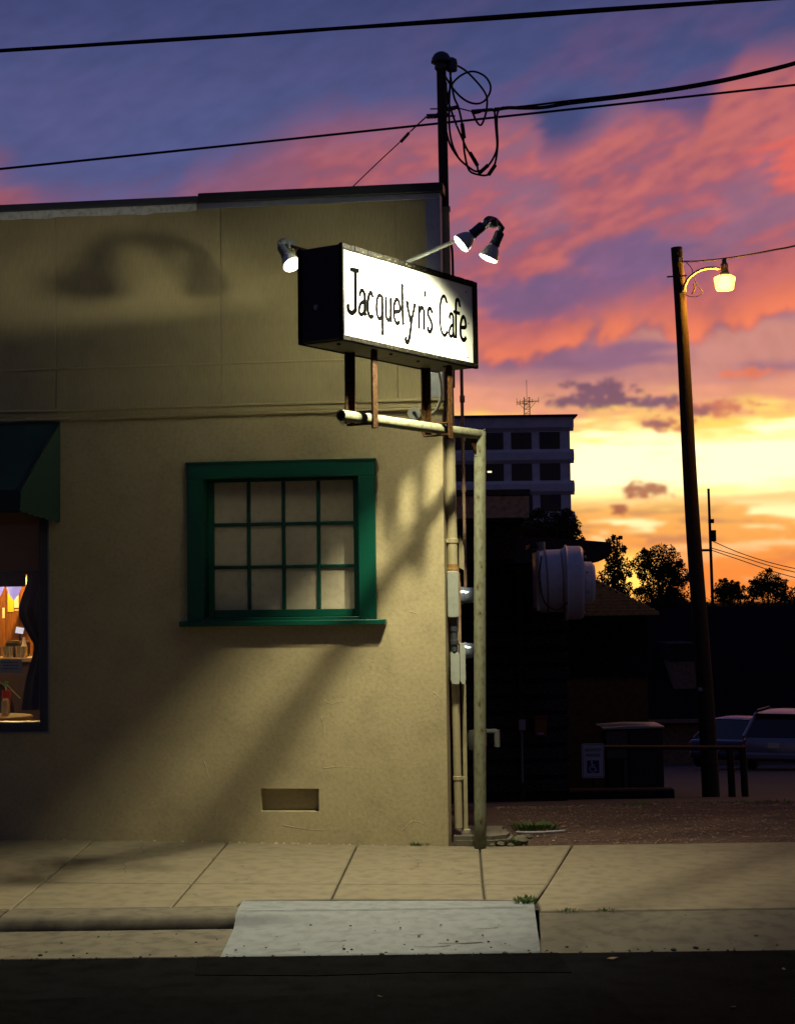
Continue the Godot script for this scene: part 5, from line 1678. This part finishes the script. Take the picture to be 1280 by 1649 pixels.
func car(called: String, label: String, at: Vector3, turn: float, l: float, w: float, h: float, tall: bool, paint: Material) -> void:
	# the tail is at +z
	var o := thing(called, label, "car", at, turn, "")
	var hw := w / 2
	var belt := h * 0.60
	# (z, lowest, belt, half width)
	var sec := [[l * 0.5, 0.45, belt - 0.10, hw * 0.80], [l * 0.485, 0.36, belt - 0.02, hw * 0.92], [l * 0.44, 0.30, belt, hw * 0.98], [l * 0.2, 0.26, belt + 0.01, hw], [-l * 0.1, 0.26, belt, hw], [-l * 0.3, 0.28, belt - 0.07, hw * 0.98], [-l * 0.45, 0.32, belt - 0.17, hw * 0.92], [-l * 0.5, 0.40, belt - 0.30, hw * 0.75]]
	var ring := func(s: Array) -> Array:
		var p := []
		for q in [[0.86, 0.0], [1.0, 0.22], [1.0, 0.55], [0.985, 0.80], [0.93, 0.95], [0.84, 1.0]]:
			p.append(V(q[0] * s[3], lerpf(s[1], s[2], q[1]), s[0]))
		var full := p.duplicate()
		for i in range(p.size() - 1, -1, -1): full.append(V(-p[i].x, p[i].y, p[i].z))
		return full
	var st := mb(false)
	for i in sec.size() - 1:
		var a: Array = ring.call(sec[i])
		var b: Array = ring.call(sec[i + 1])
		for k in a.size():
			var k1 := (k + 1) % a.size()
			quad(st, a[k], b[k], b[k1], a[k1])
	for e in [[0, true], [sec.size() - 1, false]]:
		var a: Array = ring.call(sec[e[0]])
		for k in range(1, a.size() - 1):
			if e[1]: tri(st, a[0], a[k], a[k + 1])
			else: tri(st, a[0], a[k + 1], a[k])
	var body := build("body", st, paint, o)
	# cabin: glass all round, then pillars and roof in paint
	var zr := l * 0.485 if tall else l * 0.40
	var zt := l * 0.33 if tall else l * 0.17
	var zf := -l * 0.08
	var zw := -l * 0.24
	var foot := [V(hw * 0.9, belt - 0.01, zr), V(hw * 0.9, belt - 0.01, zw), V(-hw * 0.9, belt - 0.01, zw), V(-hw * 0.9, belt - 0.01, zr)]
	var top := [V(hw * 0.66, h - 0.05, zt), V(hw * 0.66, h - 0.05, zf), V(-hw * 0.66, h - 0.05, zf), V(-hw * 0.66, h - 0.05, zt)]
	st = mb()
	for k in 4:
		var k1 := (k + 1) % 4
		quad(st, foot[k], foot[k1], top[k1], top[k])
	build("windows", st, M.car_glass, o)
	st = mb()
	for k in 4:
		rod(st, foot[k] + V(0, 0, 0), top[k], 0.05, 8)
	rod(st, (foot[0] + foot[1]) * 0.5, (top[0] + top[1]) * 0.5, 0.035, 8)
	rod(st, (foot[3] + foot[2]) * 0.5, (top[3] + top[2]) * 0.5, 0.035, 8)
	build("pillar", st, paint, o)
	st = mb(false)
	for i in 6:
		for j in 6:
			var p := []
			for d in [[0, 0], [1, 0], [1, 1], [0, 1]]:
				var u: float = (i + d[0]) / 6.0
				var v: float = (j + d[1]) / 6.0
				p.append(V(lerpf(-hw * 0.70, hw * 0.70, u), h - 0.055 + 0.055 * (1 - pow(2 * u - 1, 4)) * (1 - pow(2 * v - 1, 4)), lerpf(zf - 0.05, zt + (0.18 if tall else 0.04), v)))
			quad(st, p[3], p[2], p[1], p[0])
	box(st, V(-hw * 0.69, h - 0.075, zf - 0.05), V(hw * 0.69, h - 0.056, zt + (0.16 if tall else 0.03)), 0.006)
	build("roof", st, paint, o)
	if tall:
		for s in [-1.0, 1.0]:
			st = mb()
			rod(st, V(s * hw * 0.66, h + 0.03, zf + 0.2), V(s * hw * 0.66, h + 0.03, zt), 0.018, 8)
			build("roof_rail", st, M.cast_metal, o)
	for s in [-1.0, 1.0]:
		st = mb()
		var y := belt - 0.24
		box(st, V(minf(s * hw * 0.45, s * hw * 0.93), y, l * 0.455), V(maxf(s * hw * 0.45, s * hw * 0.93), y + 0.15, l * 0.492), 0.02)
		build("tail_light", st, M.tail_red, o)
		st = mb()
		box(st, V(minf(s * hw * 1.0, s * (hw + 0.16)), belt, -l * 0.17), V(maxf(s * hw * 1.0, s * (hw + 0.16)), belt + 0.13, -l * 0.12), 0.02)
		build("door_mirror", st, paint, o)
		for z in [l * 0.30, -l * 0.30]:
			st = mb()
			lathe(st, [Vector2(0.0, 0.0), Vector2(0.30, 0.0), Vector2(0.335, 0.03), Vector2(0.335, 0.19), Vector2(0.30, 0.22), Vector2(0.23, 0.205), Vector2(0.0, 0.205)], V(s * (hw - 0.2), 0.335, z), V(s, 0, 0), 22)
			var wh := build("wheel", st, M.tyre, o)
			st = mb()
			lathe(st, [Vector2(0.225, 0.205), Vector2(0.215, 0.222), Vector2(0.20, 0.21), Vector2(0.06, 0.215), Vector2(0.05, 0.235), Vector2(0.0, 0.235)], V(s * (hw - 0.2), 0.335, z), V(s, 0, 0), 22)
			build("rim", st, M.rim_alloy, wh)
	one_box("number_plate", V(-0.16, belt - 0.30, l * 0.495), V(0.16, belt - 0.15, l * 0.506), M.plate, o, 0.004)
	one_box("bumper", V(-hw * 0.85, 0.36, l * 0.47), V(hw * 0.85, 0.56, l * 0.515), paint, o, 0.05)

func light_pole() -> void:
	var p := thing("wooden_pole", "leaning round wooden light pole at the edge of the lot", "pole")
	var st := mb(false)
	var pts := []
	for k in 13:
		var t := k / 12.0
		pts.append(V(lerpf(4.40, 4.075, t) + 0.012 * sin(t * 9.0), lerpf(-1.35, 6.72, t), -12.8))
	tube(st, curve(pts, 3), 0.128, 20, 0.082)
	build("shaft", st, M.pole_wood, p)
	st = mb()
	rod(st, V(3.93, 6.29, -12.78), V(4.2, 6.29, -12.7), 0.012, 8)
	build("bolt", st, M.rust_dark, p)
	one_box("tag", V(4.23, 0.335, -12.70), V(4.29, 0.385, -12.69), M.white_box, p, 0.004)
	st = mb()
	box(st, V(4.09, 6.48, -12.73), V(4.15, 6.56, -12.69), 0.004)
	build("wire_plate", st, M.lamp_metal, p)
	var l := thing("street_lamp", "glowing orange street lamp on a curved arm near the pole's top", "street lamp")
	wire("arm", [V(4.16, 6.08, -12.72), V(4.17, 6.14, -12.70), V(4.22, 6.24, -12.68), V(4.33, 6.33, -12.66), V(4.46, 6.375, -12.63), V(4.58, 6.375, -12.6), V(4.66, 6.36, -12.6)], 0.022, M.arm_alloy, l, 6, 12)
	st = mb()
	box(st, V(4.13, 6.05, -12.76), V(4.19, 6.16, -12.70), 0.006)
	build("arm_plate", st, M.arm_alloy, l)
	st = mb()
	lathe(st, [Vector2(0.075, 0.0), Vector2(0.068, 0.04), Vector2(0.058, 0.05), Vector2(0.056, 0.15), Vector2(0.048, 0.17), Vector2(0.034, 0.17), Vector2(0.034, 0.23), Vector2(0.03, 0.235), Vector2(0, 0.235)], V(4.725, 6.265, -12.6), Vector3.UP, 20)
	build("ballast_housing", st, M.lamp_grey, l)
	st = mb()
	soft_lathe(st, [Vector2(0.001, -0.001), Vector2(0.11, 0.0), Vector2(0.125, 0.012), Vector2(0.140, 0.10), Vector2(0.153, 0.175), Vector2(0.15, 0.185), Vector2(0.09, 0.215), Vector2(0.07, 0.218)], V(4.725, 6.05, -12.6), Vector3.UP, 28)
	build("lamp_globe", st, M.sodium_glow, l)
	st = mb()
	soft_lathe(st, [Vector2(0.001, 0.0), Vector2(0.06, 0.01), Vector2(0.095, 0.06), Vector2(0.10, 0.11), Vector2(0.06, 0.16), Vector2(0.04, 0.21)], V(4.725, 6.065, -12.6), Vector3.UP, 24)
	build("lamp_bulb", st, M.sodium_core, l)
	var o := OmniLight3D.new()
	o.name = "glow"
	o.position = V(4.725, 6.16, -12.6)
	o.light_color = Color(1.0, 0.66, 0.2)
	o.light_energy = 7.5
	o.light_size = 0.12
	o.omni_range = 40.0
	o.omni_attenuation = 2.0
	o.shadow_enabled = true
	l.add_child(o)
	var w := thing("lamp_feed_wire", "twisted wire from the wooden pole's top across to the right", "wire")
	wire("strand", [V(4.14, 6.50, -12.72), V(4.35, 6.495, -12.7), V(4.66, 6.51, -12.65), V(5.0, 6.545, -12.6), V(5.4, 6.60, -12.5), V(5.9, 6.69, -12.4), V(7.5, 7.1, -12.0), V(12.0, 8.2, -11.0), V(22.0, 9.5, -9.0)], 0.013, M.black_rubber, w)
	wire("strand", [V(4.2, 6.49, -12.72), V(4.27, 6.40, -12.7), V(4.29, 6.32, -12.69), V(4.34, 6.16, -12.69), V(4.42, 6.05, -12.69), V(4.36, 5.99, -12.69), V(4.24, 5.985, -12.70), V(4.17, 6.03, -12.72)], 0.006, M.black_rubber, w)
	wire("strand", [V(4.30, 6.17, -12.7), V(4.31, 6.10, -12.7), V(4.27, 6.02, -12.7)], 0.013, M.rust_dark, w)

# ------------------------------------------------------------------ far things
func leaf_cloud(st: SurfaceTool, centre: Vector3, radii: Vector3, n: int, size: float) -> void:
	st.set_smooth_group(-1)
	for i in n:
		var d := V(rng.randfn(), rng.randfn(), rng.randfn()).normalized() * pow(rng.randf(), 0.38)
		var p := centre + d * radii
		var b := Basis.from_euler(V(rng.randf() * TAU, rng.randf() * TAU, rng.randf() * TAU))
		var s := size * rng.randf_range(0.6, 1.3)
		quad(st, p + b * V(-s, 0, 0), p + b * V(0, -s * 0.5, 0), p + b * V(s, 0, 0), p + b * V(0, s * 0.5, 0))

func tree(called: String, label: String, at: Vector3, h: float, clumps: Array, per: int, leaf: float, group := "") -> void:
	var t := thing(called, label, "tree", at, 0.0, group)
	var st := mb(false)
	tube(st, curve([V(0, -0.5, 0), V(h * 0.01, h * 0.25, 0), V(-h * 0.01, h * 0.5, 0), V(0, h * 0.8, 0)], 4), h * 0.028, 8, h * 0.006)
	for c in clumps:
		var tip := V(c[0], c[1], c[2])
		var root := V(0, clampf(c[1] * 0.55, h * 0.15, h * 0.6), 0)
		tube(st, curve([root, root.lerp(tip, 0.5) + V(0, -h * 0.02, 0), tip], 3), h * 0.011, 6, h * 0.003)
	build("trunk", st, M.bark_dark, t)
	st = mb()
	for c in clumps:
		leaf_cloud(st, V(c[0], c[1], c[2]), V(c[3], c[4], c[3] * 0.9), int(per * c[3] * c[4]), leaf)
		for k in 7:   # ragged satellites
			var a := rng.randf() * TAU
			var e := rng.randf_range(-0.9, 0.9)
			var q := V(c[0] + cos(a) * c[3] * 0.95, c[1] + sin(a) * c[4] * 0.95, c[2] + e * c[3] * 0.6)
			leaf_cloud(st, q, V(c[3], c[4], c[3]) * 0.28, int(per * c[3] * c[4] * 0.09), leaf)
	build("crown", st, M.leaf_dark, t)

func distance() -> void:
	# office block
	var ox := 6.2
	var oe := 19.05
	var oz := -168.8
	var o := thing("office_block", "pale concrete office block with banded floors and dark paired windows", "office building")
	var st := mb()
	box(st, V(ox, -6.0, oz - 24.0), V(oe - 0.35, 21.4, oz - 0.35))
	var wall := build("wall", st, M.office_wall, o)
	# bands: a chamfered belt round the block at each floor
	var bands := [[20.2, 21.75], [16.7, 18.27], [13.3, 14.87], [9.9, 11.5], [6.5, 8.1], [3.1, 4.7], [-0.3, 1.3], [-6.0, -2.1]]
	for b in bands:
		st = mb()
		var prof := poly([0.0, b[0], 0.4, b[0] + 0.4, 0.4, b[1] - 0.35, 0.0, b[1]]) if b[1] < 21.0 else poly([0.0, b[0], 0.4, b[0] + 0.4, 0.4, b[1], 0.0, b[1]])
		prism(st, prof, ox, oe + 0.03, Transform3D(Basis(V(0, 0, 1), V(0, 1, 0), V(1, 0, 0)), V(0, 0, oz - 0.35)))
		prism(st, prof, oz - 24.0, oz + 0.0, Transform3D(Basis(V(1, 0, 0), V(0, 1, 0), V(0, 0, 1)), V(oe - 0.35, 0, 0)))
		build("floor_band", st, M.office_wall, wall)
	one_box("roof_edge", V(ox, 21.75, oz - 24.3), V(oe + 0.45, 21.95, oz + 0.45), M.dark_cap, o, 0.05)
	for f in 6:
		var y0: float = [18.27, 14.87, 11.5, 8.1, 4.7, 1.3][f]
		for c in 4:
			var x0 := 15.45 - 3.05 * c
			var fr := one_box("window_frame", V(x0 - 0.05, y0 + 0.03, oz - 0.36), V(x0 + 2.15, y0 + 1.86, oz - 0.31), M.office_mullion, o, 0.0)
			for hlf in 2:
				one_box("pane", V(x0 + 1.07 * hlf, y0 + 0.06, oz - 0.32), V(x0 + 1.07 * hlf + 1.0, y0 + 1.82, oz - 0.295), M.office_glass, fr, 0.0)
				if (f * 5 + c * 3 + hlf * 2) % 4 == 0:   # a blind let part way down
					one_box("blind", V(x0 + 1.07 * hlf + 0.02, y0 + 0.8 + 0.25 * (c % 3), oz - 0.2945), V(x0 + 1.07 * hlf + 0.98, y0 + 1.80, oz - 0.288), M.office_blind, fr, 0.0)
	# one ceiling light seen through a pane
	one_box("lit_window_lamp", V(9.75, 15.8, oz - 0.294), V(10.2, 15.98, oz - 0.285), M.lit_window, o, 0.0)
	# lattice mast on its roof
	var m := thing("roof_antenna", "thin lattice antenna mast on the office block's roof", "antenna")
	st = mb()
	var mz := -172.0
	var ax := 14.35
	for s in [-0.3, 0.3]:
		rod(st, V(ax + s, 21.8, mz), V(ax + s, 24.3, mz), 0.055, 6)
	for k in 5:
		rod(st, V(ax - 0.3, 21.9 + k * 0.5, mz), V(ax + 0.3, 22.3 + k * 0.5, mz), 0.03, 6)
		rod(st, V(ax - 0.3, 21.95 + k * 0.5, mz), V(ax + 0.3, 21.95 + k * 0.5, mz), 0.03, 6)
	build("lattice", st, M.rust_dark, m)
	st = mb()
	rod(st, V(ax - 1.15, 23.75, mz), V(ax + 1.3, 23.85, mz), 0.045, 6)
	rod(st, V(ax - 1.05, 23.55, mz), V(ax + 0.1, 23.6, mz), 0.04, 6)
	for q in [[-1.1, 23.4, 24.2], [-0.75, 23.5, 24.05], [0.6, 23.6, 24.1], [1.28, 23.7, 24.3], [0.0, 24.2, 26.2], [-0.45, 23.5, 24.0]]:
		rod(st, V(ax + q[0], q[1], mz), V(ax + q[0], q[2], mz), 0.028, 6)
	rod(st, V(ax - 0.3, 23.0, mz), V(ax - 0.9, 23.6, mz), 0.028, 6)
	rod(st, V(ax + 0.3, 23.0, mz), V(ax + 0.95, 23.7, mz), 0.028, 6)
	build("antenna_arm", st, M.rust_dark, m)
	# trees
	tree("bushy_tree", "dark bushy tree in front of the office block's lower floors", V(4.1, -3.5, -33.8), 7.6, [[-0.1, 7.1, 0, 0.62, 0.5], [0.42, 7.15, 0.2, 0.42, 0.4], [-0.62, 7.0, 0, 0.4, 0.5], [0.55, 6.75, 0, 0.35, 0.45], [0, 6.4, 0, 0.85, 0.6], [0, 5.6, 0, 0.9, 0.8]], 6500, 0.045)
	tree("broad_tree", "broad tree with two crowns left of the wooden pole", V(23.3, -5.6, -138.8), 12.6, [[0.4, 11.0, 0, 1.6, 1.5], [-1.5, 10.6, 0.5, 1.0, 1.2], [1.4, 9.4, 0, 1.3, 1.4], [0.0, 8.8, 0, 1.8, 1.4], [-0.6, 7.2, 0, 2.0, 1.3], [1.2, 6.6, 0, 1.8, 1.2], [0, 5.4, 0, 2.6, 1.2]], 900, 0.125, "trees on the horizon")
	tree("slender_tree", "slender tree beside the dark shed roof", V(16.6, -5.6, -118.8), 12.0, [[0.2, 11.2, 0, 0.75, 1.1], [0.5, 9.9, 0.3, 1.0, 1.0], [-0.3, 8.9, 0, 1.2, 1.0], [0.9, 8.2, 0, 0.7, 0.6], [0.1, 7.4, 0, 1.1, 0.8], [1.2, 6.8, 0, 0.6, 0.4]], 1000, 0.11, "trees on the horizon")
	tree("round_tree", "small round tree at the right edge of the skyline", V(37.4, -5.6, -158.8), 10.6, [[0, 9.3, 0, 1.5, 1.0], [-0.9, 8.7, 0, 1.0, 0.9], [1.0, 8.6, 0, 1.0, 0.9], [0, 8.0, 0, 2.0, 0.9]], 900, 0.12, "trees on the horizon")
	tree("low_tree", "low tree right of the thin far utility pole", V(31.2, -5.6, -150.0), 9.6, [[0, 8.6, 0, 0.9, 0.7], [0.9, 8.3, 0, 0.7, 0.6], [0.3, 7.7, 0, 1.6, 0.8]], 900, 0.12, "trees on the horizon")
	tree("low_tree", "low tree midway between the far utility pole and the round tree", V(34.0, -5.6, -160.0), 9.6, [[0, 8.6, 0, 0.8, 0.7], [0.7, 8.2, 0, 0.7, 0.6], [-0.6, 7.9, 0, 1.0, 0.8]], 900, 0.12, "trees on the horizon")
	st = mb()
	for k in 150:
		var x := rng.randf_range(14.0, 62.0)
		var top := 1.5 + 1.3 * sin(x * 0.7) * sin(x * 0.23 + 1.0) + rng.randf_range(-0.4, 0.5)
		leaf_cloud(st, V(x, top - 2.2, -165.0 + rng.randf_range(-8, 6)), V(2.2, 2.6, 2.0), 420, 0.2)
		leaf_cloud(st, V(x, top - 5.2, -160.0 + rng.randf_range(-8, 6)), V(2.6, 2.6, 2.0), 160, 0.36)
	tag(build("far_woods", st, M.leaf_dark), "low dark wood along the right horizon", "wood", "", "stuff")
	# far utility pole with transformer and wires
	var p := thing("far_utility_pole", "thin far utility pole with transformer right of the wooden pole", "utility pole")
	st = mb()
	rod(st, V(22.5, -5.6, -108.8), V(22.3, 9.7, -108.8), 0.14, 10, 0.09)
	build("shaft", st, M.bark_dark, p)
	st = mb()
	rod(st, V(22.56, 5.9, -108.6), V(22.56, 6.7, -108.6), 0.18, 12)
	build("transformer", st, M.bark_dark, p)
	st = mb()
	rod(st, V(21.5, 5.28, -108.8), V(22.35, 5.28, -108.8), 0.09, 8)
	box(st, V(22.2, 7.2, -108.7), V(22.6, 7.5, -108.5), 0.02)
	build("bracket", st, M.bark_dark, p)
	for k in 3:
		var w := thing("far_wire", ["upper wire from the far utility pole", "middle wire from the far utility pole", "lowest wire from the far utility pole"][k], "wire", Vector3.ZERO, 0.0, "wires from the far pole")
		wire("cable", [V(22.35, [6.0, 5.45, 5.3][k], -108.8), V(24.5, [5.0, 4.75, 4.5][k], -108.5), V(27.2, [4.1, 3.85, 3.5][k], -108.0), V(31.0, [3.2, 2.9, 2.4][k], -107.0)], 0.03, M.black_rubber, w)
	var fl := thing("yard_light", "small twin headed yard light above the slender tree", "light pole")
	st = mb()
	rod(st, V(11.75, -5.0, -78.8), V(11.75, 5.05, -78.8), 0.05, 8)
	build("shaft", st, M.bark_dark, fl)
	st = mb()
	for s in [-0.3, 0.08]:
		box(st, V(11.75 + s, 5.02, -78.9), V(11.75 + s + 0.22, 5.2, -78.7), 0.02)
	rod(st, V(11.45, 5.02, -78.8), V(12.05, 5.02, -78.8), 0.03, 6)
	build("lamp_head", st, M.bark_dark, fl)

# ------------------------------------------------------------------ small things on the ground
func weed(label: String, at: Vector3, r: float, n: int, h: float) -> void:
	var o := thing("weed_tuft", label, "weed", at)
	var st := mb()
	for i in n:
		var a := rng.randf() * TAU
		var d := r * sqrt(rng.randf())
		var p := V(cos(a) * d, 0, sin(a) * d * 0.6)
		var lean := V(cos(a), 0, sin(a)) * rng.randf_range(0.2, 1.0) + V(0, 0.8, 0)
		var tip := p + lean.normalized() * h * rng.randf_range(0.5, 1.1)
		var mid := p.lerp(tip, 0.55) + V(0, h * 0.1, 0)
		var s := V(-sin(a), 0, cos(a)) * h * 0.14
		quad(st, p, mid - s, tip, mid + s)
	build("leaf", st, M.weed_green, o)

func small_things() -> void:
	weed("largest weed tuft at the corner of the pale ramp", V(0.66, -0.002, 2.10), 0.055, 90, 0.042)
	weed("flat weed tuft along the joint right of the pale ramp", V(0.86, -0.004, 2.372), 0.07, 50, 0.022)
	weed("second flat weed tuft farther along the joint from the ramp", V(1.06, -0.004, 2.374), 0.06, 40, 0.02)
	weed("weed tuft at the foot of the cafe wall near its corner", V(0.11, 0.0, -0.085), 0.07, 60, 0.035)
	weed("grassy tuft beside the concrete block behind the sign post", V(0.95, -0.01, -0.85), 0.16, 160, 0.07)
	weed("weed tuft at the broken edge of the concrete block", V(0.70, -0.01, -0.10), 0.09, 70, 0.06)
	for k in 5:
		weed(["leftmost grass tuft on the crest by the kerb block", "second grass tuft from the left on the crest", "middle grass tuft on the crest by the wooden pole", "grass tuft on the crest right of the pole", "rightmost grass tuft on the crest"][k], V(1.95 + 0.28 * k, -0.06, -2.5 + 0.04 * (k % 2)), 0.2, 150, 0.05)
	# broken concrete block between the post and the cafe
	var b := thing("concrete_block", "broken concrete block at the cafe's corner behind the sign post", "concrete block")
	var st := mb()
	var top := poly([0.345, 0.12, 0.60, 0.10, 0.705, 0.16, 0.735, 0.30, 0.69, 0.46, 0.71, 0.62, 0.40, 0.68])
	prism(st, top, -0.1, 0.055, Transform3D(Basis(V(1, 0, 0), V(0, 0, -1), V(0, 1, 0)), Vector3.ZERO))
	prism(st, poly([0.36, 0.09, 0.62, 0.07, 0.73, 0.13, 0.76, 0.32, 0.72, 0.47, 0.74, 0.64, 0.38, 0.7]), -0.1, 0.03, Transform3D(Basis(V(1, 0, 0), V(0, 0, -1), V(0, 1, 0)), Vector3.ZERO))
	build("block", st, M.concrete_dirty, b)
	for k in 5:
		var r := thing("broken_chunk", ["large concrete chunk right of the broken block", "flat chip of concrete before the broken block", "small chip of concrete beside the sign post", "rounded chip of concrete right of the post", "farthest chip of concrete by the broken block"][k], "rubble")
		st = mb()
		var q: Vector3 = [V(0.80, 0.0, -0.2), V(0.66, 0.0, -0.05), V(0.60, 0.0, -0.04), V(0.72, 0.0, -0.02), V(0.86, 0.0, -0.4)][k]
		var s: float = [0.05, 0.03, 0.018, 0.022, 0.03][k]
		lathe(st, [Vector2(0, 0), Vector2(s, 0.0), Vector2(s * 1.1, s * 0.4), Vector2(s * 0.6, s * 0.8), Vector2(0, s * 0.75)], q, V(0.1, 1, 0.15), 7, false)
		build("chunk", st, M.concrete_dirty, r)
	var h := thing("white_pipe", "thin white plastic pipe lying curved on the gravel", "pipe")
	wire("pipe", [V(0.80, 0.01, -0.62), V(0.88, 0.012, -0.58), V(1.0, 0.012, -0.585), V(1.14, 0.012, -0.64)], 0.008, M.white_box, h)
	# fallen leaves and scraps on the road
	for k in 4:
		var lf := thing("fallen_leaf", ["dry leaf on the road just right of the pale ramp", "dry leaf on the road near the right edge, close to the gutter", "dry leaf on the road below the middle of the pale ramp", "dry leaf lying farthest out on the road at the right"][k], "leaf", [V(0.98, -0.068, 3.22), V(1.72, -0.068, 3.5), V(-0.1, -0.064, 3.95), V(1.35, -0.068, 4.2)][k], k * 1.3, "dry leaves on the road")
		st = mb()
		var w: float = [0.016, 0.010, 0.009, 0.012][k]
		quad(st, V(-w * 1.8, 0.002, 0), V(0, 0.0, w), V(w * 1.8, 0.006, 0), V(0, 0.005, -w))
		build("blade", st, M.dry_leaf, lf)
	# grit in the gutter
	st = mb()
	lathe(st, [Vector2(0, -0.5), Vector2(0.9, -0.3), Vector2(1, 0.2), Vector2(0.4, 0.6), Vector2(0, 0.6)], Vector3.ZERO, Vector3.UP, 6, false)
	st.generate_normals()
	st.set_material(M.pebble)
	var mm := MultiMesh.new()
	mm.transform_format = MultiMesh.TRANSFORM_3D
	mm.mesh = st.commit()
	mm.instance_count = 300
	for i in mm.instance_count:
		var x := rng.randf_range(-3.2, 2.6)
		var z := 3.06 - 0.6 * pow(rng.randf(), 3.6) if i % 3 else 3.07 + 0.03 * rng.randf()
		var s := rng.randf_range(0.002, 0.008) * (2.0 if rng.randf() < 0.06 else 1.0)
		var y := -0.066 if x < -0.885 else lerpf(-0.004, -0.072, clampf((z - 2.378) / 0.692, 0.0, 1.0))
		mm.set_instance_transform(i, Transform3D(Basis.from_euler(V(0, rng.randf() * TAU, 0)).scaled(V(s, s * 0.8, s)), V(x, y + s * 0.3, z)))
	var o := MultiMeshInstance3D.new()
	o.name = "gutter_grit"
	o.multimesh = mm
	add_child(o)
	tag(o, "dark grit and pebbles scattered along the gutter", "grit", "", "stuff")
